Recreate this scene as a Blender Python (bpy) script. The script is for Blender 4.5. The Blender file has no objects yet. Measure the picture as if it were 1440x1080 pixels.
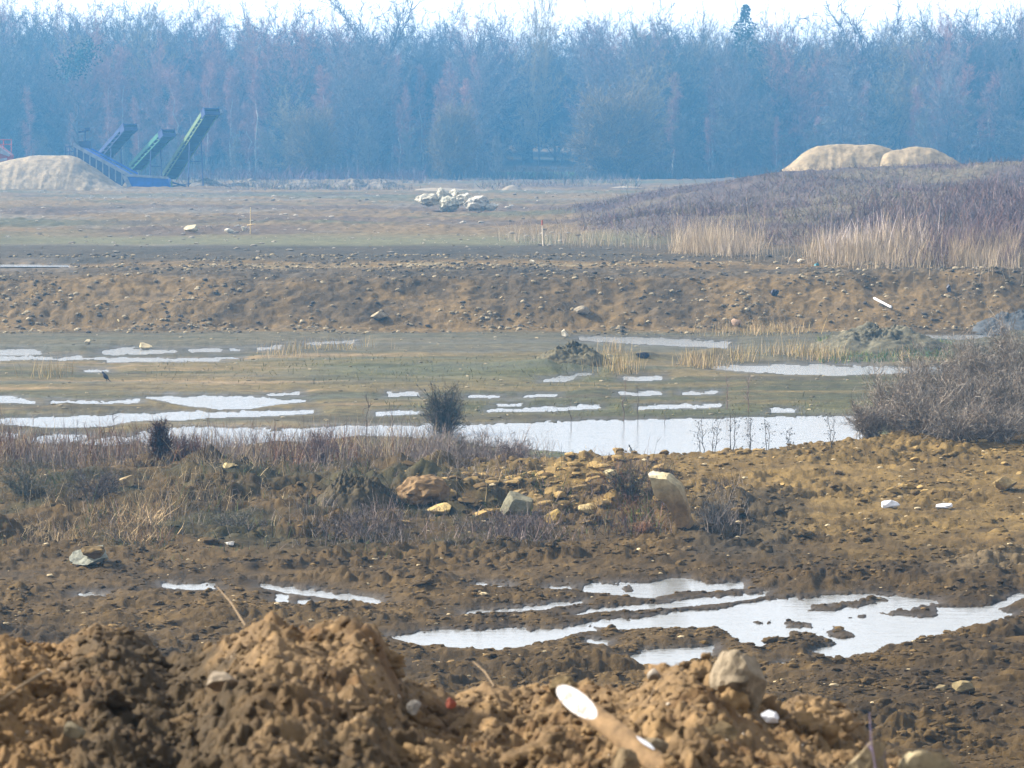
import bpy, math, random
import numpy as np
from mathutils import Vector, Matrix

rng = np.random.default_rng(11)
random.seed(11)
SC = bpy.context.scene
COL = SC.collection
pi = math.pi

# ------------------------------------------------------------------ camera model (metres; photo is 1440 x 1080)
F, HC, YH = 4275.0, 7.0, 200.0
TH = math.atan((540 - YH) / F)
CT, ST = math.cos(TH), math.sin(TH)


def project(x, y, z):
    dz = z - HC
    dep = np.maximum(y * CT - dz * ST, 1e-3)
    u = y * ST + dz * CT
    return 720 + F * x / dep, 540 - F * u / dep


def ray(px, py):
    a, b = (px - 720) / F, (540 - py) / F
    return np.array([a, CT + b * ST, -ST + b * CT])


def at_y(px, py, Y):
    d = ray(px, py)
    return d * (Y / d[1]) + np.array([0, 0, HC])


def sm(a, b, x):
    t = np.clip((x - a) / (b - a), 0, 1)
    return t * t * (3 - 2 * t)


def lerp(a, b, t):
    return a + (b - a) * t


def C3(c):
    return np.array(c, float)


# ------------------------------------------------------------------ noise
_P = np.random.default_rng(3).permutation(256)
_P = np.concatenate([_P, _P, _P])
_G = np.random.default_rng(4).normal(size=(256, 3))
_G /= np.linalg.norm(_G, axis=1)[:, None]


def perlin(x, y, z=None):
    x = np.asarray(x, float); y = np.asarray(y, float)
    z = np.zeros_like(x) + (0.37 if z is None else z)
    xi, yi, zi = np.floor(x).astype(int), np.floor(y).astype(int), np.floor(z).astype(int)
    xf, yf, zf = x - xi, y - yi, z - zi
    u, v, w = [t * t * t * (t * (t * 6 - 15) + 10) for t in (xf, yf, zf)]
    r = 0
    for dx in (0, 1):
        for dy in (0, 1):
            for dz in (0, 1):
                h = _P[_P[_P[(xi + dx) & 255] + ((yi + dy) & 255)] + ((zi + dz) & 255)]
                g = _G[h]
                dot = g[..., 0] * (xf - dx) + g[..., 1] * (yf - dy) + g[..., 2] * (zf - dz)
                r = r + dot * (u if dx else 1 - u) * (v if dy else 1 - v) * (w if dz else 1 - w)
    return r * 1.5


def fbm(x, y, z=None, o=4, g=0.5):
    r, a, t = 0, 1.0, 0
    for i in range(o):
        s = 2.03 ** i
        r = r + a * perlin(x * s + 17.3 * i, y * s - 9.1 * i, None if z is None else z * s + 3.3 * i)
        t += a
        a *= g
    return r / t


def billow(x, y, o=3):
    r, a, t = 0, 1.0, 0
    for i in range(o):
        s = 2.1 ** i
        r = r + a * np.abs(perlin(x * s + 31.7 * i, y * s + 11.1 * i))
        t += a
        a *= 0.55
    return r / t


# ------------------------------------------------------------------ water, drawn as bands (x, top, bottom) on the level floor
POND = [
    [(380, 606, 620), (430, 602, 622), (500, 599, 613), (560, 598, 614), (640, 597, 619), (680, 597, 627), (760, 594, 633), (850, 591, 641),
     (880, 590, 646), (925, 590, 664), (1000, 588, 664), (1100, 586, 664), (1200, 585, 650), (1230, 588, 606)],
    [(185, 612, 616), (215, 604, 629), (260, 601, 629), (330, 602, 628), (380, 604, 621)],
    [(-60, 586, 597), (0, 588, 597), (50, 586, 600), (90, 586, 602), (150, 583, 600), (190, 581, 592), (250, 580, 592), (300, 580, 588), (350, 578, 587), (440, 578, 582)],
    [(115, 622, 625), (130, 617, 626), (160, 614, 627), (186, 616, 623)],
    [(-60, 606, 624), (0, 607, 621), (25, 609, 616)],
    [(45, 616, 622), (65, 612, 624), (100, 611, 622), (125, 612, 618)],
    [(-60, 556, 569), (0, 558, 567), (30, 560, 567), (50, 564, 568)],
    [(70, 563, 568), (150, 564, 568), (195, 563, 567)],
    [(205, 557, 560), (235, 556, 565), (265, 557, 572), (310, 557, 576), (350, 558, 575), (390, 561, 569), (430, 562, 565)],
    [(375, 553, 556), (420, 551, 556)],
    [(-60, 490, 500), (0, 492, 500), (30, 491, 500), (56, 494, 499)],
    [(145, 494, 498), (165, 489, 499), (200, 491, 498), (248, 492, 496)],
    [(265, 491, 495), (312, 491, 495)], [(322, 490, 494), (338, 490, 494)], [(362, 488, 493), (395, 486, 491)], [(430, 481, 485), (500, 478, 483)],
    [(-60, 502, 507), (100, 502, 506), (200, 503, 506), (335, 503, 505)],
    [(150, 505, 509), (310, 505, 508)],
    [(528, 579, 585), (560, 577, 584), (590, 578, 582)], [(546, 552, 558), (588, 552, 557)],
    [(660, 556, 560), (702, 556, 560)], [(735, 555, 559), (782, 555, 558)], [(698, 568, 572), (735, 566, 571)],
    [(685, 576, 580), (760, 573, 579), (842, 569, 575)],
    [(765, 533, 538), (790, 530, 537), (808, 529, 534)], [(805, 524, 529), (829, 524, 528)],
    [(876, 529, 535), (900, 528, 536), (932, 528, 534)], [(872, 551, 556), (930, 551, 556)],
    [(898, 571, 576), (960, 568, 575), (1012, 568, 573)], [(958, 550, 555), (1008, 550, 554)],
    [(815, 474, 479), (880, 474, 483), (960, 477, 487), (1025, 482, 489)],
    [(1003, 515, 519), (1040, 515, 523), (1100, 514, 526), (1170, 514, 528), (1230, 515, 526), (1290, 516, 524), (1355, 516, 522)],
    [(1085, 575, 580), (1120, 575, 579)],
    [(1280, 471, 475), (1340, 470, 478), (1400, 470, 477), (1480, 471, 476)],
    [(690, 648, 652), (735, 646, 656), (785, 646, 652)], [(120, 520, 523), (154, 520, 523)],
]
PUD = [
    [(550, 895, 897), (580, 891, 906), (610, 889, 909), (650, 886, 912), (700, 884, 915), (747, 886, 908), (780, 884, 901), (815, 880, 890),
     (840, 873, 888), (880, 871, 887), (930, 864, 883), (960, 860, 884), (1010, 855, 882), (1040, 850, 905), (1060, 846, 908), (1100, 842, 916), (1140, 840, 926),
     (1165, 837, 934), (1200, 835, 931), (1220, 834, 926), (1260, 838, 911), (1290, 845, 901), (1320, 857, 894), (1360, 855, 886), (1390, 852, 877), (1420, 864, 868)],
    [(1195, 836, 850), (1250, 838, 850), (1318, 844, 851)],
    [(1385, 853, 862), (1420, 842, 852), (1440, 836, 843), (1470, 828, 834)],
    [(808, 861, 864), (850, 856, 862), (900, 849, 858), (930, 847, 856), (960, 844, 854), (1000, 840, 850), (1040, 837, 845), (1077, 834, 839)],
    [(655, 860, 864), (700, 857, 862), (733, 855, 861), (780, 847, 855), (818, 846, 850)],
    [(820, 822, 832), (850, 820, 835), (900, 820, 841), (920, 819, 842), (960, 815, 831), (1000, 819, 832), (1045, 819, 829)],
    [(775, 825, 829), (802, 825, 829)], [(672, 822, 826), (718, 822, 826)],
    [(825, 899, 911), (856, 898, 911)], [(882, 922, 926), (905, 915, 938), (925, 914, 944), (950, 914, 942), (1003, 908, 922)],
    [(1100, 929, 938), (1129, 929, 938)],
    [(230, 823, 827), (262, 821, 830), (302, 821, 829)], [(112, 835, 841), (142, 836, 841)],
    [(368, 823, 827), (400, 826, 833), (440, 830, 839), (480, 837, 846), (532, 843, 852)], [(386, 834, 849), (407, 834, 848)], [(418, 842, 851), (440, 843, 851)],
]
ISL = [
    [(1130, 859, 861), (1150, 849, 861), (1170, 851, 861), (1195, 845, 855), (1225, 838, 852), (1252, 838, 846)],
    [(1160, 890, 897), (1178, 884, 898), (1205, 890, 897)], [(1105, 879, 885), (1128, 876, 886), (1149, 879, 885)],
    [(955, 892, 908), (985, 889, 911), (1019, 893, 906)],
    [(1058, 912, 932), (1090, 905, 936), (1130, 892, 932), (1152, 892, 914), (1178, 903, 908)],
    [(1125, 922, 936), (1145, 918, 938), (1163, 924, 936)],
    [(1243, 863, 866), (1270, 856, 867), (1300, 857, 869), (1322, 849, 866)],
    [(860, 824, 833), (892, 823, 832)], [(830, 880, 902), (850, 882, 903), (900, 886, 906)],
    [(1190, 868, 871), (1225, 867, 871)], [(1062, 876, 880), (1090, 874, 879)],
]


def band_d(px, py, bands):
    d = np.full(px.shape, -99.0)
    for b in bands:
        b = np.array(b, float)
        t = np.interp(px, b[:, 0], b[:, 1]); o = np.interp(px, b[:, 0], b[:, 2])
        dd = np.minimum(py - t, o - py)
        dd = np.minimum(dd, np.minimum(px - b[0, 0], b[-1, 0] - px) * 0.25)
        d = np.maximum(d, dd)
    return d


# ------------------------------------------------------------------ terrain height
KD = np.array([0, 4, 9, 13, 17, 22, 30, 38, 44, 50, 54, 57, 60, 62, 64, 66, 70, 78, 90, 109.5, 112, 114, 116, 118, 124, 129, 140, 160, 200, 240, 330, 400, 450, 500, 700, 1000], float)
_far = [0.10, 0.14, 0.95, 1.75, 2.0, 2.3, 2.4, 2.4, 2.4, 2.4, 2.4, 2.3, 2.2, 3.4, 7, 14, 18]
KZ = {
    -200: [5.6, 5.6, 5.3, 3.6, 1.6, .5, .15, .10, .06, .05, .15, .30, .45, .40, .22, .10, .08, .08, .08] + _far,
    300: [5.6, 5.6, 5.3, 3.6, 1.6, .5, .15, .10, .06, .05, .18, .36, .50, .40, .20, .09, .07, .07, .07] + _far,
    640: [5.6, 5.6, 5.3, 3.4, 1.6, .5, .15, .08, .05, .06, .22, .42, .55, .45, .20, .07, .06, .06, .07] + _far,
    900: [5.6, 5.6, 5.2, 3.3, 1.5, .5, .15, .08, .05, .08, .26, .48, .68, .55, .25, .05, .05, .05, .07] + _far,
    1060: [5.6, 5.5, 5.1, 3.2, 1.4, .45, .16, .10, .05, .12, .34, .58, .80, .72, .30, .05, .05, .05, .07] + _far,
    1200: [5.6, 5.4, 5.0, 3.0, 1.3, .45, .20, .14, .06, .14, .36, .58, .80, .86, .75, .45, .10, .06, .07] + _far,
    1300: [5.6, 5.4, 4.9, 3.0, 1.3, .45, .22, .16, .08, .15, .36, .56, .76, .86, .92, .95, .95, .50, .10] + _far,
    1640: [5.6, 5.4, 4.9, 3.0, 1.3, .45, .22, .18, .10, .15, .34, .54, .74, .86, .95, 1.0, 1.1, .80, .14] + _far,
}
KA = np.array(sorted(KZ), float)
KT = np.array([KZ[int(a)] for a in KA])

BUMPS = [  # px, distance, height, half width in px, half depth in m, roughness
    (770, 94, .2, 60, 1.4), (1240, 103, .45, 55, 1.0), (1180, 102, .25, 50, 1.0), (1320, 101, .25, 50, 1.0), (1010, 98, .28, 32, .6), (905, 97, .26, 28, .6), (960, 98, .12, 60, 1),
    (1425, 107, .8, 45, 1.0), (497, 58.5, .22, 30, .5), (590, 58, .30, 48, .5), (700, 57, .18, 40, .6), (800, 58, .18, 60, .7), (870, 59, .2, 50, .6), (560, 95, .16, 140, 2.0), (420, 92, .10, 120, 2.0),
    (150, 59, .16, 60, .7), (270, 58.5, .22, 60, .8), (60, 58, .18, 60, .8), (640, 56.5, .2, 30, .5), (860, 55, .2, 60, .8), (1040, 55, .25, 70, .9), (90, 80, .14, 25, .5),
    (1370, 39, .16, 160, 1.8), (1180, 38.5, .10, 60, 1.0), (860, 41, .18, 60, .6), (1100, 37, .1, 80, 1),
    (370, 66.5, .12, 60, .6), (700, 113.5, .2, 260, 1.0), (200, 113.5, .25, 200, 1.0), (1150, 114, .2, 200, 1.2), (1260, 117, .3, 90, .9), (1420, 116.5, .25, 90, .9),
]


def hill_h(a, D):
    D0 = np.interp(a, [690, 900, 1100, 1440, 2300], [141, 131, 123, 117, 116])
    top = np.interp(a, [720, 800, 860, 900, 1000, 1100, 1200, 1350, 1440, 1800, 2600], [0, .15, .6, 1.15, 1.75, 2.45, 2.8, 3.1, 3.35, 3.6, 1.0])
    s = (D - D0) / (203 - D0)
    h = 0.55 * sm(0, .5, s) + 0.45 * sm(.55, 1.0, s) + .10 * np.sin(a * .014 + D * .13) * sm(.1, .3, s) * (1 - sm(.8, 1, s))
    h = h * (1 - sm(206, 250, D) * sm(2600, 700, a))
    return np.where(s > 0, top * h, 0.0)


def surf(x, y):
    """height of the ground and the signed water distances (px, + inside)"""
    x = np.asarray(x, float); y = np.asarray(y, float)
    D = np.maximum(y, .5)
    a, _ = project(x, D, 1.0)
    ac = np.clip(a, KA[0], KA[-1] - .01)
    j = np.clip(np.searchsorted(KA, ac, side='right') - 1, 0, len(KA) - 2)
    t = (ac - KA[j]) / (KA[j + 1] - KA[j])
    t = t * t * (3 - 2 * t)
    Dc = np.clip(D, KD[0], KD[-1] - .01)
    wob = fbm(x * .12, D * .12, o=2) * 1.0 * sm(106, 112, D) * (1 - sm(120, 135, D))
    Dw = np.clip(Dc + wob, 0, KD[-1] - .01)
    k = np.clip(np.searchsorted(KD, Dw, side='right') - 1, 0, len(KD) - 2)
    s = (Dw - KD[k]) / (KD[k + 1] - KD[k])
    z = (KT[j, k] * (1 - s) + KT[j, k + 1] * s) * (1 - t) + (KT[j + 1, k] * (1 - s) + KT[j + 1, k + 1] * s) * t
    for (bp, bd, bh, bw, bdd) in BUMPS:
        bx = (bp - 720) / F * bd
        wx = bw / F * bd
        r2 = ((x - bx) / wx) ** 2 + ((D - bd) / bdd) ** 2
        z = z + bh * np.exp(-r2 ** 0.8) * (r2 < 9)
    z = z + hill_h(a, D)
    # relief
    near = sm(26, 33, D) * (1 - sm(63, 66, D))
    rough = near
    m = rough > 0.01
    if m.any():
        xm, ym = x[m], D[m]
        lft = sm(760, 560, a[m]) * sm(51.5, 53, ym)
        q = (billow(xm * .55 + 9, ym * .9, 3) - .22) * .75 * lft + (billow(xm * .8 + 3, ym * 1.0, 4) - .22) * .45 * sm(52, 54.5, ym) * sm(560, 640, a[m]) * sm(1000, 880, a[m]) + (billow(xm * .9, ym * 1.4) - .25) * .22 + (billow(xm * 2.6 + 5, ym * 3.6) - .25) * .08 + fbm(xm * 1.3 + 4, ym * 1.9, o=3) * .13 + fbm(xm * 6, ym * 7, o=4) * .10 + (fbm(xm * .22, (ym - .10 * xm) * 1.5, o=4) * .24 + (billow(xm * .5, (ym - .10 * xm) * 2.4, 3) - .25) * .14) * sm(36, 40, ym) * (1 - sm(50, 53, ym))
        q = q * (.5 + .85 * sm(-.2, .25, fbm(xm * .28 + 21, ym * .4, o=2)))
        z[m] = z[m] + q * rough[m]
    bank = sm(109.5, 112, D) * (1 - sm(123, 140, D) * .8) * (1 - sm(150, 220, D))
    m = bank > .01
    if m.any():
        xm, ym = x[m], D[m]
        q = fbm(xm * .35, ym * .5, o=3) * .20 + (billow(xm * 1.1, ym * 1.3) - .25) * .17 + fbm(xm * 3, ym * 3, o=3) * .09 + (billow(xm * .7 + 2, ym * .12, 2) - .25) * .22 * sm(111, 113, ym) * (1 - sm(116, 118, ym))
        z[m] = z[m] + q * bank[m] * lerp(.5, 1, (1 - sm(115, 124, ym)))
    far = sm(135, 170, D) * (1 - sm(380, 420, D))
    m = far > .01
    if m.any():
        z[m] = z[m] + far[m] * (fbm(x[m] * .09, D[m] * .05, o=3) * .28 + fbm(x[m] * .6, D[m] * .25, o=2) * .16 + fbm(x[m] * 1.6, D[m] * .7, o=2) * .13)
    floor = sm(63, 66, D) * (1 - sm(108, 110.5, D))
    m = floor > .01
    if m.any():
        q = fbm(x[m] * .35, D[m] * .25, o=3) * .05 + fbm(x[m] * 2.2, D[m] * 1.2, o=2) * .028
        z[m] = z[m] + q * floor[m]
        z[m] = np.where(z[m] < .035, .035 + (z[m] - .035) * .15, z[m])
    # water beds
    wd = np.full(x.shape, -99.0)
    m = (D > 63) & (D < 110.8) & (a > -140) & (a < 1560)
    if m.any():
        px, py = project(x[m], D[m], 0.0)
        jit = fbm(px * .03, py * .16, o=4) * 6.5 * sm(670, 560, py) + fbm(px * .12, py * .5, o=3) * 3.0
        d = band_d(px, py + jit * .55, POND) + jit * .25
        zz = z[m]
        zz = np.where(d > 0, -.02 - .012 * np.minimum(d, 6), .012 + (zz - .012) * sm(0, 9, -d))
        z[m] = zz
        wd[m] = d
    m = (D > 35) & (D < 52) & (a > -140) & (a < 1560)
    if m.any():
        px, py = project(x[m], D[m], 0.0)
        jit = fbm(px * .02, py * .06, o=3) * 7.0 + fbm(px * .07, py * .2, o=4, g=.65) * 7.0
        d = band_d(px, py + jit * .6, PUD) + jit * .2
        di = band_d(px + jit * 2, py + jit * .9, ISL) + jit * .3
        d = np.minimum(d, -di + 1)
        zz = z[m]
        up = np.clip(-d, 0, 7) * .0065 * (1 - sm(20, 40, -d) * .6)
        zz = np.where(d > 0, -.02 - .01 * np.minimum(d, 6), .01 + (np.maximum(zz, .03) - .01) * sm(0, 22, -d) + up * (1.0 + fbm(px * .06, py * .2, o=2)))
        z[m] = zz
        wd[m] = d
    m = (D > 118) & (D < 124) & (a < 180)
    if m.any():
        px, py = project(x[m], D[m], 2.10)
        d = band_d(px, py + fbm(px * .08, py * .6, o=3) * 2.0, [[(-160, 371, 377), (40, 371, 377), (96, 373, 376)]])
        fe = sm(118, 119.6, D[m]) * (1 - sm(122.6, 123.6, D[m])) * (1 - sm(140, 175, a[m]))
        z[m] = np.where(d > 0, 2.06, z[m] + (np.clip(z[m], 2.115, 2.13) - z[m]) * fe)
        wd[m] = d
    return z, wd, a


def H(x, y):
    x = np.atleast_1d(np.asarray(x, float)); y = np.atleast_1d(np.asarray(y, float))
    return surf(x, y)[0]


def hit(px, py, y0=31.0, y1=430.0):
    """where the sight line through a photo pixel meets the ground"""
    d = ray(px, py)
    Y = y0 * (y1 / y0) ** np.linspace(0, 1, 1600)
    t = Y / d[1]
    zz = HC + d[2] * t
    g = H(d[0] * t, Y)
    k = np.argmax(zz <= g)
    if zz[k] > g[k]:
        k = len(Y) - 1
    return Vector((d[0] * t[k], Y[k], g[k]))


# ------------------------------------------------------------------ materials
def mat(name):
    m = bpy.data.materials.new(name); m.use_nodes = True
    nt = m.node_tree
    b = nt.nodes['Principled BSDF']
    return m, nt, b


def nd(nt, t, **kw):
    n = nt.nodes.new(t)
    for k, v in kw.items():
        if k in n.inputs: n.inputs[k].default_value = v
        else: setattr(n, k, v)
    return n


def mixc(nt, a, b, fac, mode='MIX'):
    n = nt.nodes.new('ShaderNodeMix'); n.data_type = 'RGBA'; n.blend_type = mode
    for s, v in ((n.inputs[0], fac), (n.inputs[6], a), (n.inputs[7], b)):
        if isinstance(v, bpy.types.NodeSocket): nt.links.new(v, s)
        elif isinstance(v, (int, float)): s.default_value = v
        else: s.default_value = (*v, 1)
    return n.outputs[2]


def vary_mat(name, base=None, attr=True, scale=3.0, amount=.5, rough=.9, bump=0.0, bscale=20, bdist=.02, spec=.3, coord='Object', detail=6, scale2=None):
    """colour (attribute or constant) varied by noise, with a bump"""
    m, nt, b = mat(name)
    tc = nd(nt, 'ShaderNodeTexCoord')
    n1 = nd(nt, 'ShaderNodeTexNoise', Scale=scale, Detail=detail, Roughness=.65)
    nt.links.new(tc.outputs[coord], n1.inputs['Vector'])
    rmp = nd(nt, 'ShaderNodeMapRange')
    rmp.inputs['From Min'].default_value = .28; rmp.inputs['From Max'].default_value = .72
    rmp.inputs['To Min'].default_value = 1 - amount; rmp.inputs['To Max'].default_value = 1 + amount
    nt.links.new(n1.outputs[0], rmp.inputs[0])
    if attr:
        a = nd(nt, 'ShaderNodeAttribute', attribute_name='Col'); src = a.outputs['Color']
    else:
        r = nd(nt, 'ShaderNodeRGB'); r.outputs[0].default_value = (*base, 1); src = r.outputs[0]
    out = mixc(nt, src, rmp.outputs[0], 1.0, 'MULTIPLY')
    nt.links.new(out, b.inputs['Base Color'])
    b.inputs['Roughness'].default_value = rough
    b.inputs['Specular IOR Level'].default_value = spec
    if bump:
        n2 = nd(nt, 'ShaderNodeTexNoise', Scale=bscale, Detail=8, Roughness=.7)
        nt.links.new(tc.outputs[coord], n2.inputs['Vector'])
        bp = nd(nt, 'ShaderNodeBump', Strength=bump, Distance=bdist)
        nt.links.new(n2.outputs[0], bp.inputs['Height'])
        nt.links.new(bp.outputs[0], b.inputs['Normal'])
    return m


M_ground = vary_mat('soil', scale=2.2, amount=.45, rough=.85, bump=.8, bscale=9, bdist=.07, spec=.10)
b_ = M_ground.node_tree.nodes['Principled BSDF']
a_ = [n_ for n_ in M_ground.node_tree.nodes if n_.type == 'ATTRIBUTE'][0]
for sock, lo_, hi_ in (('Roughness', .32, .85), ('Specular IOR Level', .5, .10)):
    r_ = M_ground.node_tree.nodes.new('ShaderNodeMapRange'); r_.inputs['To Min'].default_value = lo_; r_.inputs['To Max'].default_value = hi_
    M_ground.node_tree.links.new(a_.outputs['Alpha'], r_.inputs[0]); M_ground.node_tree.links.new(r_.outputs[0], b_.inputs[sock])
M_heap = vary_mat('clay_soil', scale=14, amount=.45, rough=.85, bump=.8, bscale=55, bdist=.015, spec=.15)
M_clod = vary_mat('clods', scale=9, amount=.35, rough=.85, bump=.6, bscale=40, bdist=.015, spec=.12)
M_stone = vary_mat('stones', scale=6, amount=.25, rough=.9, spec=.12)
M_rock = vary_mat('limestone', scale=3.5, amount=.5, rough=.9, bump=.8, bscale=9, bdist=.08, spec=.15)
M_rockn = vary_mat('near_limestone', scale=26, amount=.55, rough=.9, bump=.8, bscale=80, bdist=.010, spec=.15)
M_plant = vary_mat('dry_stems', scale=1.5, amount=.25, rough=.9, spec=.15)
M_bark = vary_mat('bark', base=(.085, .07, .06), attr=False, scale=1.2, amount=.4, rough=.95, spec=.1)
M_sand = vary_mat('sand', base=(.215, .16, .09), attr=False, scale=1.8, amount=.45, rough=.95, bump=.6, bscale=3.0, bdist=.15)
M_blue = vary_mat('blue_paint', base=(.014, .07, .32), attr=False, scale=1.5, amount=.35, rough=.5)
M_dblue = vary_mat('dark_blue_paint', base=(.008, .014, .07), attr=False, scale=1.5, amount=.4, rough=.5)
M_green = vary_mat('green_paint', base=(.03, .11, .065), attr=False, scale=1.5, amount=.3, rough=.5)
M_lgreen = vary_mat('pale_green_paint', base=(.10, .14, .045), attr=False, scale=1.5, amount=.3, rough=.5)
M_grey = vary_mat('worn_steel', base=(.20, .20, .22), attr=False, scale=2, amount=.4, rough=.6)
M_rust = vary_mat('red_paint', base=(.26, .04, .03), attr=False, scale=2, amount=.4, rough=.6)
M_trough = vary_mat('scuffed_blue', base=(.035, .05, .12), attr=False, scale=2.5, amount=.5, rough=.6)
M_belt = vary_mat('rubber_belt', base=(.006, .010, .05), attr=False, scale=2, amount=.3, rough=.7)
M_bird = vary_mat('feathers', attr=True, scale=20, amount=.2, rough=.55)
M_wood = vary_mat('stake_wood', attr=True, scale=34, amount=.55, rough=.85, bump=.7, bscale=90, bdist=.004)
M_orange = vary_mat('orange_paint', base=(.24, .055, .028), attr=False, scale=10, amount=.2, rough=.7)
M_white = vary_mat('white_plastic', base=(.55, .55, .56), attr=False, scale=8, amount=.18, rough=.5)
M_teal = vary_mat('teal_plastic', base=(.02, .16, .19), attr=False, scale=8, amount=.2, rough=.5)
M_black = vary_mat('dark_plastic', base=(.015, .016, .03), attr=False, scale=8, amount=.3, rough=.5)

# water: a mirror of the bright sky over silty water
M_water, nt, b = mat('silty_water')
b.inputs['Base Color'].default_value = (.15, .152, .145, 1)
b.inputs['Roughness'].default_value = .09
b.inputs['IOR'].default_value = 1.36
b.inputs['Specular IOR Level'].default_value = .6
tc = nd(nt, 'ShaderNodeTexCoord')
mp = nd(nt, 'ShaderNodeMapping'); mp.inputs['Scale'].default_value = (.7, 2.6, 1)
nt.links.new(tc.outputs['Object'], mp.inputs[0])
n1 = nd(nt, 'ShaderNodeTexNoise', Scale=2.2, Detail=5, Roughness=.6)
nt.links.new(mp.outputs[0], n1.inputs['Vector'])
bp = nd(nt, 'ShaderNodeBump', Strength=.28, Distance=.03)
nt.links.new(n1.outputs[0], bp.inputs['Height']); nt.links.new(bp.outputs[0], b.inputs['Normal'])


M_water2 = M_water.copy(); M_water2.name = 'rippled_water'
for n_ in M_water2.node_tree.nodes:
    if n_.type == 'BUMP': n_.inputs['Strength'].default_value = 1.0
    if n_.type == 'BSDF_PRINCIPLED': n_.inputs['Roughness'].default_value = .16


# ------------------------------------------------------------------ object helpers
def tag(o, label=None, cat=None, group=None, kind=None):
    if label: o['label'] = label
    if cat: o['category'] = cat
    if group: o['group'] = group
    if kind: o['kind'] = kind
    return o


def newmesh(name, V, T, C=None, m=None, smooth=False, wet=None):
    me = bpy.data.meshes.new(name)
    me.from_pydata(np.asarray(V, np.float32), [], np.asarray(T, np.int32) if isinstance(T, np.ndarray) else T)
    if C is not None:
        at = me.color_attributes.new('Col', 'FLOAT_COLOR', 'POINT')
        c = np.ones((len(V), 4), np.float32); c[:, :3] = C
        if wet is not None: c[:, 3] = 1 - wet
        at.data.foreach_set('color', c.ravel())
    if smooth: me.shade_smooth()
    if m: me.materials.append(m)
    me.update()
    return me


def link(name, me, parent=None, loc=None):
    o = bpy.data.objects.new(name, me); COL.objects.link(o)
    if parent: o.parent = parent
    if loc is not None: o.location = loc
    return o


def empty(name, loc):
    o = bpy.data.objects.new(name, None); COL.objects.link(o); o.location = loc; o.empty_display_size = .2
    return o


def cat_meshes(parts):
    """[(V,T,C)] -> one"""
    Vs, Ts, Cs, n = [], [], [], 0
    for V, T, C in parts:
        Vs.append(V); Ts.append(np.asarray(T) + n); n += len(V)
        Cs.append(np.broadcast_to(C, (len(V), 3)))
    return np.concatenate(Vs), np.concatenate(Ts), np.concatenate(Cs)


def unit(v):
    return v / np.maximum(np.linalg.norm(v, axis=-1, keepdims=True), 1e-9)


def strips(B, Dn, L, W, bend=None, C=(.1, .1, .1), tipw=.25):
    """N thin tapering blades of two segments: base, direction, length, width"""
    B = np.asarray(B, float); N = len(B)
    Dn = unit(np.asarray(Dn, float)); L = np.broadcast_to(L, N)[:, None]; W = np.broadcast_to(W, N)[:, None]
    if bend is None: bend = rng.normal(size=(N, 3)) * L * .12
    side = unit(np.cross(Dn, rng.normal(size=(N, 3))))
    mid = B + Dn * L * .5 + bend * .25
    tip = B + Dn * L + bend
    V = np.stack([B - side * W / 2, B + side * W / 2, mid - side * W * .38, mid + side * W * .38, tip - side * W * tipw / 2, tip + side * W * tipw / 2], 1).reshape(-1, 3)
    i = (np.arange(N) * 6)[:, None]
    T = np.concatenate([i + [0, 1, 3], i + [0, 3, 2], i + [2, 3, 5], i + [2, 5, 4]], 1).reshape(-1, 3)
    Cc = np.repeat(np.broadcast_to(C, (N, 3)), 6, 0)
    return V, T, Cc


def prisms(P0, P1, R0, R1, C, k=4):
    P0 = np.asarray(P0, float); P1 = np.asarray(P1, float); N = len(P0)
    d = unit(P1 - P0)
    ref = np.where(np.abs(d[:, 2:3]) > .9, [[1., 0, 0]], [[0, 0, 1.]])
    u = unit(np.cross(d, ref)); v = np.cross(d, u)
    R0 = np.broadcast_to(R0, N)[:, None]; R1 = np.broadcast_to(R1, N)[:, None]
    vs = []
    for q in range(k):
        c, s = math.cos(2 * pi * q / k), math.sin(2 * pi * q / k)
        vs.append(P0 + (u * c + v * s) * R0)
    for q in range(k):
        c, s = math.cos(2 * pi * q / k), math.sin(2 * pi * q / k)
        vs.append(P1 + (u * c + v * s) * R1)
    V = np.stack(vs, 1).reshape(-1, 3)
    i = (np.arange(N) * 2 * k)[:, None]
    T = []
    for q in range(k):
        r = (q + 1) % k
        T += [i + [q, r, k + r], i + [q, k + r, k + q]]
    for q in range(1, k - 1):
        T += [i + [k, k + q, k + q + 1], i + [0, q + 1, q]]
    T = np.concatenate(T, 1).reshape(-1, 3)
    return V, T, np.repeat(np.broadcast_to(C, (N, 3)), 2 * k, 0)


def ico(sub):
    import bmesh
    bm = bmesh.new(); bmesh.ops.create_icosphere(bm, subdivisions=sub, radius=1)
    V = np.array([v.co[:] for v in bm.verts]); T = np.array([[v.index for v in f.verts] for f in bm.faces])
    bm.free()
    return V, T


ICO = {s: ico(s) for s in (1, 2, 3, 4)}


def rock_shape(sub, seed, cuts=9, noise=.12, freq=1.6, lo=.55, hi=.85):
    r = np.random.default_rng(seed)
    V, T = ICO[sub]; V = V.copy()
    for _ in range(cuts):
        n = unit(r.normal(size=3)); d = r.uniform(lo, hi)
        V -= np.maximum(V @ n - d, 0)[:, None] * n
    o = r.uniform(0, 50, 3)
    k = fbm(V[:, 0] * freq + o[0], V[:, 1] * freq + o[1], V[:, 2] * freq + o[2], o=5, g=.62)
    V *= (1 + noise * k)[:, None]
    V /= np.abs(V).max(0)
    return V, T


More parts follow.
